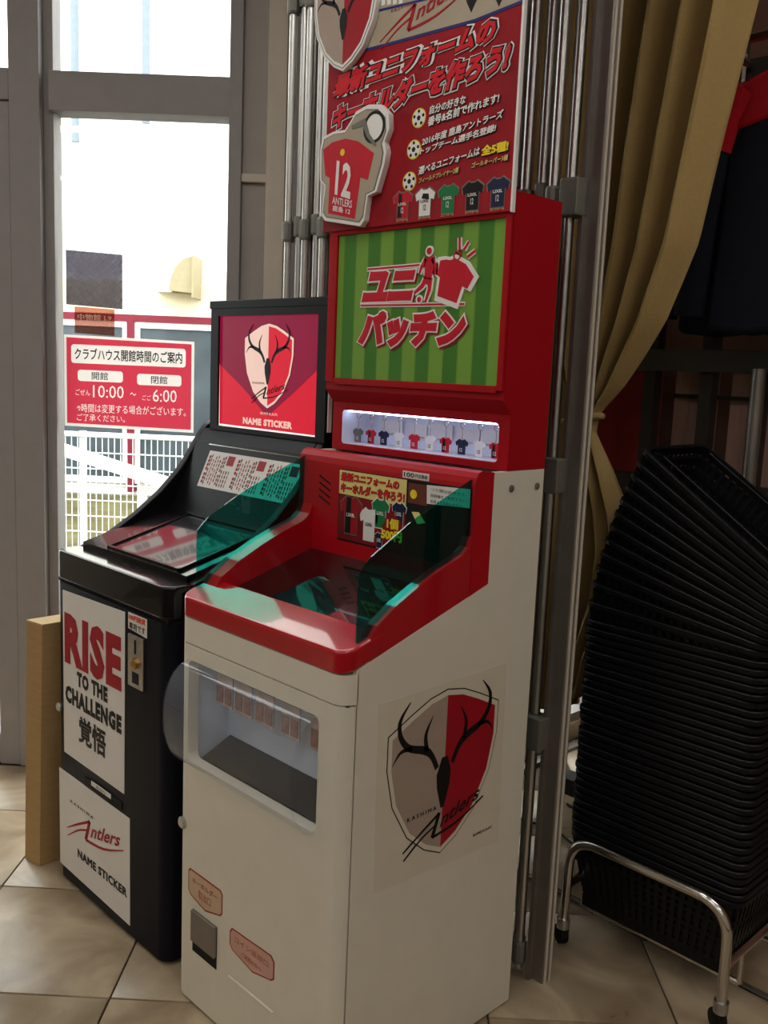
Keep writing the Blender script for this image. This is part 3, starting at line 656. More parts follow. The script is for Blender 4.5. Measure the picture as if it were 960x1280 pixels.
for m_, g_, h_ in ((white, .008, .0030), (printred, 0, .0036)):
    flat('player_head', arc(-.2195, 1.706, .0075 + g_ / 2, 0, 340, 12), FS, m_, sc, h_)
    stroke('player_figure', [[(-.219, 1.694, .026 + g_), (-.217, 1.672, .026 + g_), (-.220, 1.648, .020 + g_)], [(-.228, 1.690, .009 + g_), (-.240, 1.674, .008 + g_), (-.246, 1.660, .005 + g_)],
                         [(-.210, 1.690, .009 + g_), (-.199, 1.674, .008 + g_), (-.200, 1.656, .005 + g_)], [(-.224, 1.650, .014 + g_), (-.236, 1.634, .010 + g_), (-.258, 1.620, .006 + g_)],
                         [(-.214, 1.650, .014 + g_), (-.214, 1.626, .010 + g_), (-.224, 1.601, .006 + g_)]], FS, m_, sc, h_)
    flat('football', arc(-.243, 1.606, .006 + g_ / 2, 0, 340, 10), FS, m_, sc, h_)
    e_ = 1 + g_ * 10
    P_ = [(-.186, 1.685), (-.170, 1.686), (-.157, 1.684), (-.146, 1.688), (-.115, 1.674), (-.092, 1.648), (-.108, 1.624), (-.122, 1.630), (-.135, 1.596), (-.190, 1.612), (-.185, 1.650), (-.194, 1.656)]
    cx_ = sum(p[0] for p in P_) / 12; cz_ = sum(p[1] for p in P_) / 12
    flat('shirt_logo', [(cx_ + (p[0] - cx_) * (1.22 if g_ else 1.0), cz_ + (p[1] - cz_) * (1.22 if g_ else 1.0)) for p in P_], FS, m_, sc, h_)
    stroke('spark_ray', [[(-.134, 1.703, .006 + g_ * .7), (-.136, 1.728, .006 + g_ * .7)], [(-.122, 1.703, .006 + g_ * .7), (-.110, 1.718, .006 + g_ * .7)], [(-.112, 1.688, .006 + g_ * .7), (-.092, 1.699, .006 + g_ * .7)]], FS, m_, sc, h_)
stroke('shirt_ring', [[(-.140 + .009 * math.cos(a * .628), 1.692 + .009 * math.sin(a * .628), .003) for a in range(11)]], FS, printred, sc, .0044)
# lit strip
MB().box(-.517, -.027, .535, .54, 1.272, 1.354).build('strip_back', panelwhite, head)
MB().box(-.517, -.027, .44, .535, 1.2722, 1.2732).build('strip_floor', panelwhite, head)
MB().box(-.5168, -.5158, .436, .535, 1.2732, 1.354).build('strip_side', panelwhite, head); MB().box(-.0282, -.0272, .436, .535, 1.2732, 1.354).build('strip_side', panelwhite, head)
MB().box(-.51, -.034, .450, .456, 1.3490, 1.3538).build('led_strip', led, head)
flat('strip_glass', rrect(-.5155, -.0285, 1.2735, 1.3525, .011), F_front(YL + .002), stripglass, head, .0005)
for k, x in enumerate((-.43, -.35, -.27, -.19, -.11)): MB().box(x - .045 + .01 * (k % 2), x + .03, .528, .53, 1.300, 1.334 - .006 * (k % 2)).build('strip_card', paper, head)
# sample keyrings hanging in the strip
KR = [(-.500, 'g'), (-.454, 'r'), (-.410, 'n'), (-.358, 'w'), (-.309, 'd'), (-.259, 'w'), (-.212, 'r'), (-.164, 'n'), (-.113, 'w'), (-.069, 'r')]
KL = {'g': ('pale grey shirt keyring hanging in the lit strip', castm), 'r': ('red and black shirt keyring hanging in the lit strip', printred), 'n': ('dark navy shirt keyring hanging in the lit strip', navyink),
      'w': ('white shirt keyring hanging in the lit strip', white), 'd': ('plain red shirt keyring with white number in the lit strip', printred)}
for kk, (x, c_) in enumerate(KR):
    t = thing('sample_keyring', KL[c_][0] + ', %s from the black machine' % ['first', 'second', 'third', 'fourth', 'fifth', 'sixth', 'seventh', 'eighth', 'ninth', 'tenth'][kk], 'keyring', (x, .475, 1.276), group='shirt keyrings in the lit strip')
    MB().py(shirt(x, 1.2925, .035, .034), .4735, .4765).build('shirt_tag', KL[c_][1], t)
    if c_ == 'r': MB().box(x - .007, x, .4728, .4735, 1.277, 1.305).build('dark_half', ink, t)
    MB().tube([(x + .006 * math.cos(a * .5236), .475, 1.340 + .007 * math.sin(a * .5236)) for a in range(12)], .0009, 5, closed=True).build('ring', chrome, t, smooth=True)
    MB().tube([(x, .475, 1.333), (x + .001, .475, 1.32), (x, .475, 1.3085)], .0011, 5).build('chain', chrome, t, smooth=True)
    text_rect('12', x - .004, x + .004, 1.282, 1.290, F_front(.4728), white if c_ != 'w' else ink, t, h=.0004, bold=.02)
# sample packets in the lower display
for k, x in enumerate((-.455, -.385, -.310, -.225, -.130)):
    t = thing('sample_packet', 'small pictured sample packet behind the bubble cover, %s from the black machine' % ['nearest', 'second', 'third', 'fourth', 'fifth'][k], 'packet', (x, .06, .70), group='sample packets behind the bubble cover')
    MB().box(x - .030, x + .030, .060, .064, .705, .775).build('card', packet, t); MB().box(x - .027, x - .003, .0585, .060, .712, .748).build('picture', packetart, t); MB().box(x + .004, x + .027, .0585, .060, .712, .748).build('picture', packetart, t)
    MB().box(x - .036, x + .036, .056, .070, .778, .798).build('clip_bar', blackm, t); MB().tube([(x, .066, .812), (x, .066, .79)], .0015, 5).build('hook', steel, t)

# ---------------------------------------------------------------- poster standing on the machine head
po = thing('promotion_poster', 'large red promotion poster standing on top of the red machine', 'poster', (-.28, .40, 1.768))
YP = .392
MB().box(-.556, -.001, YP, YP + .006, 1.768, 2.52).build('poster_board', posterred, po)
MB().box(-.001, .004, YP - .001, YP + .008, 1.766, 2.52).build('poster_edge', white, po)
FP = F_front(YP)
gb = flat('grey_band', [(-.556, 2.155), (-.38, 2.146), (-.12, 2.140), (-.001, 2.150), (-.001, 2.40), (-.556, 2.42)], FP, postergrey, po, .0006)
stroke('blue_rule', [[(-.556, 2.152, .006), (-.39, 2.147, .006), (-.12, 2.140, .006), (-.001, 2.148, .006)], [(-.42, 2.223, .005), (-.22, 2.209, .005), (-.12, 2.200, .005)]], FP, inkblue, po, .0010)
for k in range(5): MB().box(-.405 + .018 * k, -.394 + .018 * k, YP - .001, YP, 2.232 - .003 * k, 2.42).build('grey_stripe', white, po)
for x, z, w_ in ((-.128, 2.185, .05), (-.058, 2.180, .045)):
    flat('dark_badge', [(x - w_ * .5, z + .05), (x + w_ * .4, z + .05), (x + w_ * .45, z + .005), (x + .01, z - .012), (x, z - .028), (x - .012, z - .008), (x - w_ * .4, z + .01)], FP, ink, po, .0012)
script_logo(FP, -.275, 2.125, 1.0, crestred, po, .0014)
text_rect('K A S H I M A', -.355, -.290, 2.208, 2.214, FP, crestred, po, h=.0014, bold=.01)
h_ = .002
for s, bl, br, tl in (('最新ユニフォームの', (-.534, 2.062), (-.066, 2.088), (-.522, 2.112)), ('キーホルダーを作ろう!', (-.538, 1.992), (-.030, 2.030), (-.524, 2.046))):
    text(s, bl, br, tl, FP, white, po, h=h_, bold=.15, grow=.007); text(s, bl, br, tl, FP, ink, po, h=h_ + .0007, bold=.105, grow=.004); text(s, bl, br, tl, FP, headred, po, h=h_ + .0014, bold=.05)
def line(s, u0, u1, z, hh, slope, m, bold=.03):
    d = (u1 - u0) * slope
    text(s, (u0 + .001, z - .001), (u1 + .001, z + d - .001), (u0 + .003, z + hh - .001), FP, ink, po, h=.0014, bold=bold + .03, grow=.0012); text(s, (u0, z), (u1, z + d), (u0 + .002, z + hh), FP, m, po, h=.0024, bold=bold)
line('自分の好きな', -.228, -.130, 1.980, .018, .06, white); line('番号&名前で作れます!', -.232, -.044, 1.957, .019, .09, white)
line('2016年度 鹿島アントラーズ', -.246, -.032, 1.920, .017, .11, white); line('トップチーム選手名登録!', -.250, -.048, 1.903, .015, .09, white)
line('選べるユニフォームは', -.252, -.086, 1.862, .017, .12, white); line('全5種!', -.082, -.014, 1.879, .020, .03, yellow, .05)
line('フィールドプレイヤー2種', -.250, -.140, 1.845, .011, .09, paleyellow, .02); line('ゴールキーパー3種', -.105, -.014, 1.859, .011, .05, paleyellow, .02)
for x, z in ((-.259, 1.979), (-.270, 1.917), (-.279, 1.853)):
    flat('ball_glow', arc(x, z, .020, 0, 345, 20), FP, yellow, po, .0008); bl_ = flat('football', arc(x, z, .0175, 0, 345, 20), FP, white, po, .0012)
    flat('ball_patch', arc(x, z, .0058, 18, 306, 4), FP, ink, po, .0016)
    for k in range(5):
        a = math.radians(18 + 72 * k); flat('ball_patch', arc(x + .0135 * math.cos(a), z + .0135 * math.sin(a), .0038, 0, 300, 5), FP, ink, po, .0016)
for k, (x, m_) in enumerate(((-.296, printred), (-.230, white), (-.165, greenink), (-.099, ink), (-.034, navyink))):
    z = 1.806; flat('shirt_outline', shirt(x, z, .062, .062), FP, castm, po, .0010); s_ = flat('shirt_picture', shirt(x, z, .056, .056), FP, m_, po, .0014)
    if k == 0: flat('shirt_panel', [(x - .015, z - .026), (x - .002, z - .026), (x - .002, z + .022), (x - .012, z + .026)], FP, ink, po, .0017)
    if k == 1: flat('shirt_panel', [(x - .010, z + .008), (x + .012, z + .004), (x + .010, z + .016), (x - .006, z + .018)], FP, ink, po, .0017)
    text_rect('LIXIL', x - .012, x + .012, z - .001, z + .005, FP, white if k != 1 else ink, po, h=.0020, bold=.03); text_rect('12', x - .004, x + .004, z - .017, z - .005, FP, white if k != 1 else ink, po, h=.0020, bold=.02)
    text_rect('ユニフォーム', x - .018, x + .018, 1.7715, 1.7765, FP, paleyellow, po, h=.0012, bold=.01)
# stand-out cut-outs on the poster
cc = MB().py([(-.492 + p[0] * 0.60 * 1.10, 2.118 + p[1] * .60 * 1.06 - .006) for p in SH + [(-q[0], q[1]) for q in SH[-2:0:-1]]], YP - .014, YP).build('crest_cutout', white, po, bevel=.002)
crest(cc, F_front(YP - .014), -.492, 2.122, .60, crestgrey, crestred, ink, white, script=False)
jc = [(-.560, 1.955), (-.552, 1.979), (-.515, 1.986), (-.475, 1.984), (-.455, 2.002), (-.440, 2.018), (-.402, 2.026), (-.362, 2.020), (-.336, 1.998), (-.332, 1.966), (-.345, 1.940), (-.338, 1.920), (-.342, 1.895), (-.364, 1.838), (-.392, 1.832), (-.400, 1.780), (-.413, 1.768), (-.535, 1.790), (-.549, 1.804), (-.540, 1.868), (-.558, 1.884)]
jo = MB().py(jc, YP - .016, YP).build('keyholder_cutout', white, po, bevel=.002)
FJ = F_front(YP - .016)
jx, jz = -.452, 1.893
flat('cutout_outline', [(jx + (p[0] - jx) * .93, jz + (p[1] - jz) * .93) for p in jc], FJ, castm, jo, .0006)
flat('cutout_field', [(jx + (p[0] - jx) * .90, jz + (p[1] - jz) * .91) for p in jc], FJ, postergrey, jo, .0010)
flat('shirt_field', [(-.546, 1.950), (-.515, 1.962), (-.470, 1.964), (-.427, 1.952), (-.375, 1.920), (-.392, 1.866), (-.416, 1.874), (-.430, 1.786), (-.522, 1.806), (-.520, 1.884), (-.536, 1.892)], FJ, printred, jo, .0016)
stroke('ring_line', [[(-.378 + .031 * math.cos(a * .3491), 1.975 + .031 * math.sin(a * .3491), .007) for a in range(19)]], FJ, ink, jo, .0013)
flat('ring_hole', arc(-.378, 1.975, .027, 0, 345, 18), FJ, white, jo, .0014); stroke('key_hook', [[(-.45, 1.985, .008), (-.41, 1.990, .018), (-.395, 1.960, .010), (-.37, 1.935, .006)]], FJ, castm, jo, .0020)
text('12', (-.500, 1.846), (-.447, 1.830), (-.496, 1.921), FJ, white, jo, h=.0026, bold=.03)
text('ANTLERS', (-.508, 1.826), (-.440, 1.810), (-.507, 1.842), FJ, white, jo, h=.0026, bold=.01); text('鹿島 12', (-.506, 1.810), (-.445, 1.796), (-.505, 1.823), FJ, white, jo, h=.0026, bold=.02)
flat('collar_mark', arc(-.478, 1.935, .008, 0, 320, 7), FJ, yellow, jo, .0024)

# ---------------------------------------------------------------- black sticker machine beside it
BX0, BX1, BY, BD = -1.186, -.622, .018, .56
bmz = thing('sticker_vending_machine', 'black vending machine with white posters and a backlit red sign', 'vending machine', (-.90, .28, 0))
def bplan(y1, r=.034, e=0.0): return [(BX0 - e, y1)] + arc(BX0 + r - e, BY + r - e, r, 180, 270, 7) + arc(BX1 - r + e, BY + r - e, r, 270, 360, 7) + [(BX1 + e, y1)]
MB().pz(bplan(BD), .012, .858).build('cabinet', navy, bmz, smooth=True)
MB().pz(bplan(.10, .036, .002), .866, .944).build('front_lip', black, bmz, bevel=.006, seg=3)
MB().box(BX0 + .02, BX1 - .02, BY + .03, BD - .01, .0, .012).build('plinth', blackm, bmz)
MB().box(BX0 + .006, BX1 - .006, BY + .006, BD - .01, .858, .866).build('lip_seam', blackm, bmz)
wing = [(.05, .866), (.05, .930), (.058, .935), (.12, .955), (.176, .980), (.25, 1.025), (.327, 1.083), (.38, 1.135), (.407, 1.168), (.44, 1.217), (.461, 1.250), (.48, 1.272), (.502, 1.287), (.54, 1.297), (BD, 1.298), (BD, .866)]
for x0, x1 in ((BX0 - .002, BX0 + .026), (BX1 - .026, BX1 + .002)): MB().px(wing, x0, x1).build('side_wing', blacks, bmz, bevel=.005)
slope = .27
zd = lambda y: .944 + (y - .03) * slope
MB().px([(.085, zd(.085) - .03), (.36, zd(.36) - .03), (.36, zd(.36)), (.085, zd(.085))], BX0 + .026, BX1 - .026).build('deck', black, bmz)
mon = MB().px([(.095, zd(.095) + .0005), (.335, zd(.335) + .0005), (.335, zd(.335) + .003), (.095, zd(.095) + .003)], -1.032, -.694).build('touch_screen', bmonitor, bmz)
for a_, b_ in (((-1.036, -1.029), (.09, .34)), ((-.697, -.690), (.09, .34)), ((-1.036, -.690), (.09, .097)), ((-1.036, -.690), (.333, .34))):
    MB().px([(b_[0], zd(b_[0])), (b_[1], zd(b_[1])), (b_[1], zd(b_[1]) + .008), (b_[0], zd(b_[0]) + .008)], a_[0], a_[1]).build('screen_bezel', black, mon)
MB().px([(.36, 1.0), (.36, zd(.36)), (.445, 1.230), (.470, 1.262), (BD, 1.262), (BD, 1.0)], BX0 + .026, BX1 - .026).build('slanted_back', blacks, bmz)
d_ = Vector((0, .085, 1.230 - zd(.36))).normalized(); FI = F_gen((0, .36, zd(.36)), (1, 0, 0), tuple(d_))
Ls = math.hypot(.085, 1.230 - zd(.36))
sh = flat('instruction_sheet', [(-1.075, .078), (-.650, .078), (-.650, Ls - .028), (-1.075, Ls - .028)], FI, paper, bmz, .001)
cols = {}
for blk in range(3):
    u = -1.066 + blk * .140; hh_ = Ls - .036 - .086
    for k in range(11):
        ww, gap = (.0085, 0) if k in (0, 6) else (.0042, 0)
        x = u + k * .0112; m_ = crestred if k in (0, 3, 8) else (ink if k % 2 else faintred)
        segs = [(0, .55), (.6, 1)] if k % 3 == 1 else ([(.12, .86)] if k % 3 == 2 else [(.04, .40), (.46, .96)])
        if k > 7: segs = [(0, .55)]
        for a0, a1 in segs:
            n0 = max(2, int((a1 - a0) * 9))
            for q in range(n0):
                z0 = .086 + hh_ * (a0 + (a1 - a0) * q / n0); z1 = z0 + hh_ * (a1 - a0) / n0 * .78
                colm = cols.setdefault(m_.name, (MB(), m_))[0]; colm.prism([(x, z0), (x + ww, z0), (x + ww, z1), (x, z1)], FI, .0009, .0015)
    flat('step_picture', [(u + .090, Ls - .064), (u + .122, Ls - .064), (u + .122, Ls - .036), (u + .090, Ls - .036)], FI, crestred, sh, .0016)
for c_, m_ in cols.values(): c_.build('instruction_lettering', m_, sh)['kind'] = 'stuff'
stroke('chrome_line', [[(-1.09, Ls - .010, .003), (-.66, Ls - .010, .003)]], FI, chrome, bmz, .002)
# head with the backlit sign
hx0, hx1 = -1.128, -.616
hdb = MB().box(hx0, hx1, .474, BD, 1.262, 1.606).build('head_box', blacks, bmz, bevel=.002)
MB().box(hx0 - .006, hx1 + .006, .464, BD + .004, 1.606, 1.628).build('head_cap', blacks, bmz, bevel=.002)
MB().box(hx1, hx1 + .004, .474, .486, 1.29, 1.604).build('edge_strip', white, bmz)
for x0, x1, z0, z1 in ((hx0, -1.092, 1.262, 1.606), (-.653, hx1, 1.262, 1.606), (-1.092, -.653, 1.586, 1.606), (-1.092, -.653, 1.262, 1.275)): MB().box(x0, x1, .466, .474, z0, z1).build('sign_bezel', blacks, hdb)
MB().box(-1.092, -.653, .4732, .474, 1.275, 1.586).build('lit_diffuser', hdr_white, hdb)
sgn = flat('backlit_sign', [(-1.0885, 1.2805), (-.653, 1.2790), (-.653, 1.586), (-1.0915, 1.586), (-1.0905, 1.44)], F_front(.4732), hdr_red, bmz, .0006)
FH = F_front(.4726)
flat('crimson_field', [(-1.0905, 1.450), (-.98, 1.390), (-.862, 1.315), (-.75, 1.385), (-.653, 1.450), (-.653, 1.586), (-1.0915, 1.586)], FH, hdr_dark, sgn, .0006)
crest(sgn, FH, -.862, 1.340, .650, hdr_pale, hdr_red, ink, hdr_pale, small='KASHIMA', h=.0008)
text_rect('NAME STICKER', -.972, -.752, 1.288, 1.307, FH, hdr_pale, sgn, h=.0016, bold=.06)
text_rect('©1992 K.A.FC', -.893, -.815, 1.319, 1.326, FH, hdr_pale, sgn, h=.0016, bold=.01)
# front posters, coin plate
FBf = F_front(BY)
up = flat('upper_poster', [(-1.142, .383), (-.816, .379), (-.812, .848), (-1.142, .838)], FBf, paper, bmz, .0012)
FU = F_front(BY - .0012)
text_rect('RISE', -1.132, -.828, .640, .782, FU, crestred, up, h=.0008, bold=.06)
text_rect('TO THE', -1.063, -.897, .592, .634, FU, ink, up, h=.0008, bold=.065)
text_rect('CHALLENGE', -1.130, -.827, .531, .580, FU, ink, up, h=.0008, bold=.065)
text_rect('覚悟', -1.056, -.907, .440, .516, FU, ink, up, h=.0008, bold=.03)
lo = flat('lower_poster', [(-1.174, .044), (-.787, .036), (-.789, .324), (-1.174, .327)], FBf, paper, bmz, .0012)
text_rect('K A S H I M A', -1.106, -.976, .249, .257, FU, ink, lo, h=.0008, bold=.02)
script_logo(FU, -.985, .128, 1.28, crestred, lo, .0008)
text_rect('NAME STICKER', -1.066, -.799, .106, .131, FU, ink, lo, h=.0008, bold=.05)
MB().box(-1.02, -.826, BY - .003, BY + .001, .333, .354).build('sticker_slot', blackm, bmz); flat('slot_label', [(-.983, .343), (-.879, .343), (-.879, .356), (-.983, .356)], F_front(BY - .003), paper, bmz, .0008)
text_rect('取出口', -.955, -.905, .345, .354, F_front(BY - .0038), ink, bmz, h=.0005, bold=.0)
cp = MB().box(-.790, -.720, BY - .006, BY + .001, .673, .802).build('coin_plate', steel, bmz, bevel=.002)
MB().box(-.757, -.752, BY - .0075, BY - .006, .758, .792).build('coin_slit', blackm, cp)
MB().lathe([(.014, 0), (.014, .008), (.008, .012)], (-.752, BY - .006, .735), (0, -1, 0), 16).build('coin_knob', brass, cp, smooth=True)
MB().box(-.768, -.738, BY - .0068, BY - .006, .684, .712).build('coin_return', blackm, cp)
cl = flat('coin_notice', [(-.796, .812), (-.710, .806), (-.710, .852), (-.796, .852)], FBf, paper, bmz, .0012)
text_rect('100円硬貨', -.792, -.714, .835, .850, FU, mat('orange_ink', (214, 84, 52), .5), cl, h=.0008, bold=.06); text_rect('専用です', -.790, -.716, .812, .830, FU, ink, cl, h=.0008, bold=.02)
MB().lathe([(.013, 0), (.013, .006), (.009, .010)], (-1.165, BY + .001, .505), (0, -1, 0), 16).build('lock', steel, bmz, smooth=True)

# ---------------------------------------------------------------- carton leaning beside the black machine
cb_ = thing('cardboard_carton', 'tall narrow brown cardboard carton standing beside the black machine', 'carton', (-1.29, .17, 0))
K = [(-1.334, -.016, 0), (-1.262, -.004, 0), (-1.262, .35, 0), (-1.334, .34, 0)]; T_ = [(x + .038, y, .722) for x, y, z in K]
MB().add(K + T_, [(3, 2, 1, 0), (4, 5, 6, 7), (0, 1, 5, 4), (1, 2, 6, 5), (2, 3, 7, 6), (3, 0, 4, 7)]).build('box_body', carton, cb_, bevel=.002)
MB().add([(x + .0385, y, .7225) for x, y, z in K] + [(x + .040, y, .727) for x, y, z in K], [(3, 2, 1, 0), (4, 5, 6, 7), (0, 1, 5, 4), (1, 2, 6, 5), (2, 3, 7, 6), (3, 0, 4, 7)]).build('top_flap', cartone, cb_)

# ---------------------------------------------------------------- folded tube gate behind the machines
ga = thing('folding_tube_gate', 'folded gate of silver aluminium tubes standing behind the machines', 'gate', (-.48, .65, 0))
t0 = None; b0 = None
for k in range(26):
    x = -1.012 + .0385 * k; y = .648 + (.010 if k % 2 else 0)
    if t0 is None:
        t0 = MB().tube([(x, y, .02), (x, y, 2.95)], .0115, 12).build('tube', alu, ga, smooth=True); tt = t0
        b0 = MB().lathe([(.0165, -.028), (.0185, -.022), (.0185, .022), (.0165, .028)], (x, y, 0), (0, 0, 1), 12).mesh('bracket', castm, WM[ga.name].inverted())
    else:
        tt = link('tube', t0.data, ga); tt.location = (.0385 * k, y - .648, 0)
    for z in (.05, .63, 1.235, 1.835, 2.45):
        bq = link('joint_bracket', b0, ga); bq.location = (.0385 * k, y - .648, z + (.012 if k % 2 else 0))
for k in range(25):
    tt = link('tube', t0.data, ga); tt.location = (.0385 * k + .0192, .031, 0)
    for z in (.05, .63, 1.235, 1.835, 2.45):
        bq = link('joint_bracket', b0, ga); bq.location = (.0385 * k + .0192, .031, z + .006)
MB().box(-1.03, .05, .636, .705, 2.95, 3.02).build('top_track', alud, ga)
ep = MB().box(-.030, .018, .668, .706, 0.0, 2.95).build('end_post', alud, ga, bevel=.003)
for y in (.672, .690): MB().box(.016, .021, y, y + .007, 0.0, 2.95).build('post_rib', frame_b, ep)
MB().box(-.024, -.014, .655, .668, 0.0, 2.95).build('post_rib', alud, ep)
for z in (.63, 1.235, 1.835): MB().box(-.060, -.012, .626, .680, z - .04, z + .04).build('post_hinge', castm, ga, bevel=.006)
fr_ = thing('floor_track', 'shiny metal floor track under the basket trolley', 'track', (-.1, 1.04, 0))
MB().box(-.60, 1.4, 1.020, 1.050, .0, .006).build('track_strip', chrome, fr_)
MB().box(-.60, 1.4, 1.031, 1.039, .006, .009).build('track_ridge', alud, fr_)

# ---------------------------------------------------------------- closed curtain along the corner window
wc = thing('window_curtain', 'long tan curtain drawn across the corner window, hem above the sill', 'curtain', (-.74, 3.0, .2))
cv = []; cf = []; NU = 260
for i in range(9):
    z = 2.98 - i * (2.98 - .19) / 8
    for j in range(NU + 1):
        y = 1.33 + (5.0 - 1.33) * j / NU; cv.append((-.735 + .022 * math.sin(y * 48) + .008 * math.sin(y * 21 + z), y, z + (.05 if (i == 8 and y > 2.02) else 0) + (.04 if i == 8 else 0) + (0.004 * math.sin(9 * y) if i == 8 else 0)))
for i in range(8):
    for j in range(NU): a = i * (NU + 1) + j; cf.append((a, a + 1, a + NU + 2, a + NU + 1))
MB().add(cv, cf).build('drape', curtainm, wc, smooth=True).modifiers.new('thickness', 'SOLIDIFY').thickness = .003
MB().tube([(-.735, 1.30, 2.99), (-.735, 5.0, 2.99)], .012, 8).build('curtain_rail', alud, wc, smooth=True)

# ---------------------------------------------------------------- tied curtain
cu = thing('tied_curtain', 'tan curtain tied back beside the aluminium gate post', 'curtain', (-.15, 1.05, .56))
RE = [(2.95, .22), (2.60, .16), (2.315, .105), (2.01, .053), (1.793, .019), (1.604, -.044), (1.50, -.100), (1.43, -.142), (1.366, -.196), (1.312, -.206), (1.212, -.147), (1.10, -.090), (1.0, -.062), (.85, -.085), (.70, -.150), (.57, -.180)]
def re_at(z):
    for (a, xa_), (b, xb_) in zip(RE, RE[1:]):
        if a >= z >= b: return xa_ + (xb_ - xa_) * (a - z) / (a - b)
    return RE[-1][1]
NU, NZ = 90, 96; cv = []; cf = []
for i in range(NZ + 1):
    z = 2.95 - (2.95 - .57) * i / NZ; xr_ = re_at(z); xl_ = -.33 + .05 * math.exp(-((z - 1.34) / .12) ** 2)
    amp = .012 + .045 * min(1, max(0, (xr_ - xl_) - .07) / .4)
    for j in range(NU + 1):
        u = j / NU; ph = 2 * math.pi * (5.2 * u + .10 * math.sin(3 * z + 5 * u))
        yy = 1.06 + amp * (math.sin(ph) + .35 * math.sin(2 * ph + 1.0))
        hem = .03 * math.sin(6 * u + 1) if i == NZ else 0
        cv.append((xl_ + (xr_ - xl_) * (u + .018 * math.sin(ph * 1.0 + .8)), yy, z + hem))
for i in range(NZ):
    for j in range(NU): a = i * (NU + 1) + j; cf.append((a, a + 1, a + NU + 2, a + NU + 1))
dp = MB().add(cv, cf).build('drape', curtainm, cu, smooth=True)
sm = dp.modifiers.new('thickness', 'SOLIDIFY'); sm.thickness = .003
MB().tube([(-.245 + .055 * math.cos(a * .3927), 1.06 + .034 * math.sin(a * .3927), 1.345 + .012 * math.cos(a * .3927)) for a in range(16)], .010, 8, closed=True).build('tie_band', curtainm, cu, smooth=True)

# ---------------------------------------------------------------- clothes rack against the partition
rk = thing('clothes_rack', 'dark metal display rack with pink panels behind the baskets', 'rack', (.3, 1.65, 0))
for x in (-.365, -.175, .30, .78, 1.26): MB().box(x - .021, x + .021, 1.60, 1.645, 0, 2.75).build('upright', rackm, rk, bevel=.003)
MB().box(-.048, -.018, 1.66, 1.70, 0, 1.52).build('upright', rackm, rk, bevel=.003)
MB().box(-.48, 1.35, 1.575, 1.60, 1.487, 1.553).build('crossbar', rackbar, rk, bevel=.003); MB().box(-.55, 1.35, 1.575, 1.60, 1.083, 1.162).build('crossbar', rackm, rk, bevel=.003)
MB().box(-.65, 1.35, 1.585, 1.66, .0, .06).build('base_bar', blackm, rk, bevel=.003)
MB().box(-.14, 1.35, 1.60, 1.64, 2.312, 2.372).build('crossbar', rackm, rk, bevel=.003); MB().box(-.148, -.136, 1.592, 1.60, 2.29, 2.385).build('bracket_plate', chrome, rk)
MB().box(-.33, 1.3, 1.70, 1.71, 1.405, 1.418).build('thin_rail', rackm, rk)
MB().tube([(.022, 1.52, 0.0), (.022, 1.52, 1.50)], .02, 14).build('front_post', alud, rk, smooth=True)
MB().box(-.63, -.40, 1.74, 1.752, .80, 1.50).build('coral_panel', redp, rk)
for x0, x1 in ((-.345, -.20), (-.155, .28), (.32, .76), (.80, 1.24)): MB().box(x0, x1, 1.735, 1.745, .98, 1.49).build('pink_panel', pinkp, rk)
def jacket(cx, y, zt_, label):
    t = thing('hanging_jacket', label, 'jacket', (cx, y, zt_ - .68), group='dark jackets hung along the rack')
    bodyp = [(-.075, 0), (.075, 0), (.20, -.055), (.205, -.30), (.215, -.66), (.10, -.672), (.0, -.660), (-.10, -.672), (-.215, -.66), (-.205, -.30), (-.20, -.055)]
    MB().py([(cx + a, zt_ + b) for a, b in bodyp], y - .035, y + .035).build('torso', cloth, t, bevel=.02, seg=3)
    yk = [(-.078, .004), (.078, .004), (.204, -.052), (.206, -.16), (.0, -.115), (-.206, -.16), (-.204, -.052)]
    MB().py([(cx + a, zt_ + b) for a, b in yk], y - .040, y + .040).build('shoulder_yoke', clothred, t, bevel=.015, seg=3)
    for s in (-1, 1):
        MB().tube(smooth_path([(cx + s * .226, y, zt_ - .135), (cx + s * .240, y - .01, zt_ - .19), (cx + s * .262, y - .02, zt_ - .36), (cx + s * .272, y - .015, zt_ - .62)], 4), [.052, .056, .058, .058, .058, .057, .056, .055, .054, .052, .050, .047, .045], 12).build('sleeve', cloth, t, smooth=True)
    for s in (-1, 1): MB().tube([(cx + s * .165, y, zt_ - .050), (cx + s * .215, y - .004, zt_ - .105), (cx + s * .243, y - .012, zt_ - .19)], [.050, .064, .064], 12).build('sleeve_top', clothred, t, smooth=True)
    MB().tube([(cx - .075, y, zt_), (cx - .05, y + .05, zt_ + .03), (cx, y + .055, zt_ + .035), (cx + .05, y + .05, zt_ + .03), (cx + .075, y, zt_)], .016, 8).build('collar', clothred, t, smooth=True)
    MB().tube([(cx, y, zt_ - .005), (cx, y, zt_ + .05), (cx + .02, y, zt_ + .075), (cx, y + .03, zt_ + .10)], .003, 6).build('hanger_hook', chrome, t, smooth=True)
jacket(.02, 1.46, 2.255, 'dark navy jacket with red shoulders on the rack, outermost by the curtain')
jacket(.16, 1.36, 2.255, 'dark navy jacket with red shoulders on the rack, second from the curtain')
jacket(.62, 1.46, 2.255, 'dark navy jacket with red shoulders on the rack, farthest from the curtain')
MB().tube([(-.13, 1.40, 2.355), (1.3, 1.40, 2.355)], .012, 10).build('hanging_rail', chrome, rk, smooth=True)
for x in (-.12, 1.28): MB().tube([(x, 1.40, 2.355), (x, 1.61, 2.345)], .010, 8).build('rail_arm', chrome, rk, smooth=True)

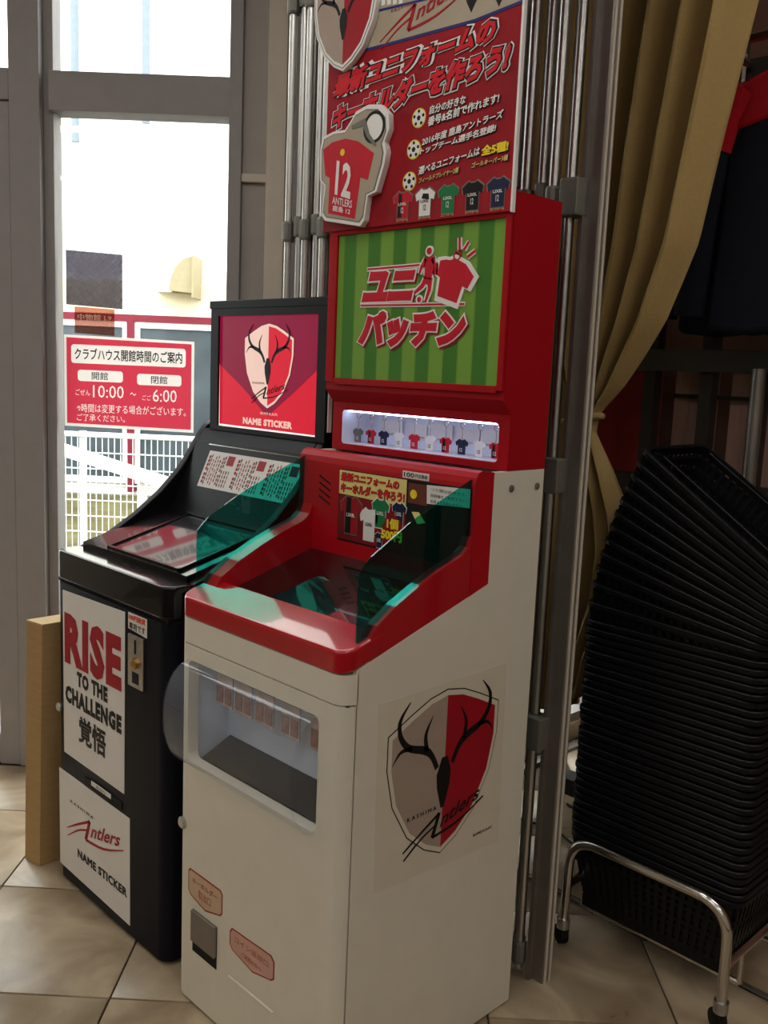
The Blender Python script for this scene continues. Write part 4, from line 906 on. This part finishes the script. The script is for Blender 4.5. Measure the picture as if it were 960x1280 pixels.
# ---------------------------------------------------------------- basket trolley and baskets
tr = thing('basket_trolley', 'chrome tube trolley on casters carrying the black baskets', 'trolley', (.18, 1.04, 0))
def hoop(y): return [(-.048, y, .075), (-.045, y, .150), (-.043, y, .225), (-.036, y, .258), (-.020, y, .283), (.010, y, .297), (.045, y, .300), (.170, y, .300), (.290, y, .300), (.325, y, .297), (.353, y, .283), (.371, y, .258), (.378, y, .225), (.380, y, .150), (.381, y, .075)]
for y in (.842, 1.245): MB().tube(smooth_path(hoop(y), 3), .0125, 12).build('end_hoop', chrome, tr, smooth=True)
for x in (-.047, .381): MB().tube([(x, .842, .165), (x, 1.245, .165)], .011, 10).build('side_rail', chrome, tr, smooth=True)
for y in (.93, 1.15): MB().tube([(-.047, y, .078), (.381, y, .078)], .008, 10).build('base_bar', chrome, tr, smooth=True)
for x in (-.047, .381):
    for y in (.93, 1.15): MB().tube([(x, y, .078), (x, y, .16)], .007, 8).build('base_strut', chrome, tr, smooth=True)
for x in (-.047, .381):
    for y in (.842, 1.245):
        cs = MB().lathe([(.017, .048), (.017, .075)], (x, y, 0), (0, 0, 1), 14).build('caster', steel, tr, smooth=True)
        MB().lathe([(.012, -.012), (.024, -.010), (.024, .010), (.012, .012)], (x - .008, y + .006, .024), (.5, .85, 0), 16).build('caster_wheel', rubber, cs, smooth=True)
        MB().box(x - .014, x + .010, y - .008, y + .014, .03, .05).build('caster_fork', blackm, cs)
RX, RY, BH = .235, .16, .20
def basket_meshes():
    bx, by = .19, .125
    m = MB()
    def side_pts(s, t):  # s 0..1 along, t 0 top..1 bottom, four sides
        return None
    def quad_bar(p, q, w, n_, th=.0022):
        p, q, w, n_ = Vector(p), Vector(q), Vector(w) * .5, Vector(n_) * th
        m.add([p - w, p + w, q + w, q - w, p - w + n_, p + w + n_, q + w + n_, q - w + n_], [(3, 2, 1, 0), (4, 5, 6, 7), (0, 1, 5, 4), (1, 2, 6, 5), (2, 3, 7, 6), (3, 0, 4, 7)])
    for sx in (-1, 1):
        for k in range(19):
            u = -1 + 2 * (k + .5) / 19
            quad_bar((u * RX * .95, sx * (RY - .012), -.02), (u * bx * .97, sx * by, -BH), (.011, 0, 0), (0, sx, 0))
        for k in range(13):
            u = -1 + 2 * (k + .5) / 13
            quad_bar((sx * (RX - .012), u * RY * .93, -.02), (sx * bx, u * by * .95, -BH), (0, .011, 0), (sx, 0, 0))
    for t, hgt in ((.30, .010), (.62, .010), (.97, .016)):
        ax = RX - .012 + (bx - RX + .012) * t; ay = RY - .012 + (by - RY + .012) * t; z = -.02 - (BH - .02) * t
        for s in (-1, 1):
            m.box(-ax, ax, s * ay - .0018, s * ay + .0018, z - hgt / 2, z + hgt / 2); m.box(s * ax - .0018, s * ax + .0018, -ay, ay, z - hgt / 2, z + hgt / 2)
    for k in range(9): m.box(-bx + .02 + .0415 * k, -bx + .034 + .0415 * k, -by, by, -BH, -BH + .003)
    for k in range(5): m.box(-bx, bx, -by + .02 + .05 * k, -by + .03 + .05 * k, -BH, -BH + .003)
    lat = m
    rim = MB(); o_ = rrect(-RX, RX, -RY, RY, .035, 5); i_ = rrect(-RX + .013, RX - .013, -RY + .013, RY - .013, .026, 5); n = len(o_)
    v = []
    for pts, z in ((o_, -.012), (o_, -.002), ([(x * .99, y * .99) for x, y in o_], 0), (i_, 0), (i_, -.022)): v += [(x, y, z) for x, y in pts]
    rim.add(v, [(r_ * n + k, r_ * n + (k + 1) % n, (r_ + 1) * n + (k + 1) % n, (r_ + 1) * n + k) for r_ in range(4) for k in range(n)])
    hn = []
    for s in (-1, 1):
        hn.append(MB().tube([(-RX + .03, s * (RY - .018), .003), (-RX + .045, s * (RY - .045), .003), (RX - .045, s * (RY - .045), .003), (RX - .03, s * (RY - .018), .003)], .003, 6))
    return lat, rim, hn
lat, rim, hn = basket_meshes()
protoL = lat.mesh('basket_walls', basketm); protoR = rim.mesh('rim', basketm); protoH = [h.mesh('handle', basketm) for h in hn]
for p in protoR.polygons: p.use_smooth = True
protoR.set_sharp_from_angle(angle=.6)
NB, NF = 31, 12
ONES = 'first second third fourth fifth sixth seventh eighth ninth tenth eleventh twelfth thirteenth fourteenth fifteenth sixteenth seventeenth eighteenth nineteenth twentieth'.split()
def ordinal(n): return ONES[n - 1] if n <= 20 else ('thirtieth' if n == 30 else ('twenty-' if n < 30 else 'thirty-') + ONES[n % 10 - 1])
ORD = ['lowest', 'topmost']
def basket(loc, ry, label, group, handles=True):
    t = thing('shopping_basket', label, 'basket', loc, 0.0, group); t.rotation_euler = (0, ry, 0)
    link('basket_walls', protoL, t); link('rim', protoR, t)
    if handles:
        for h in protoH: link('handle', h, t)
for k in range(NB):
    lab = 'black plastic shopping basket resting on the trolley, lowest of the stack' if k == 0 else 'black plastic shopping basket in the upright stack, %s up from the trolley' % ordinal(k + 1)
    basket((.147 + .002 * math.sin(k * 1.7), 1.045 + .002 * math.cos(k * 2.3), .285 + .0190 * k), 0, lab, 'upright nested baskets', k > NB - 3)
zt0 = .285 + .019 * NB
for k in range(NF):
    a = math.radians(3 + 31 * (k / (NF - 1)) ** .8); zp = zt0 + .004 + .0145 * k
    lab = 'black plastic shopping basket tilted on the stack, topmost and open' if k == NF - 1 else 'black plastic shopping basket tilted sideways, %s above the upright stack' % ordinal(k + 1)
    basket((.382 - .235 * math.cos(a) + .004 * k, 1.045, zp + .235 * math.sin(a)), a, lab, 'tilted nested baskets', k == NF - 1)
# loose cable loop on the floor behind the gate post
cbo = thing('power_cable', 'dark thin cable looped on the floor behind the gate post', 'cable', (-.25, 1.35, 0))
pts = [(-.55, 1.30, .006), (-.42, 1.33, .006), (-.33, 1.30, .006)] + [(-.27 + .06 * math.cos(a * .45), 1.36 + .05 * math.sin(a * .45), .006 + .0016 * a) for a in range(-6, 12)] + [(-.36, 1.47, .006), (-.50, 1.52, .006)]
MB().tube(smooth_path(pts, 3), .004, 6).build('cord', cable_m, cbo, smooth=True)
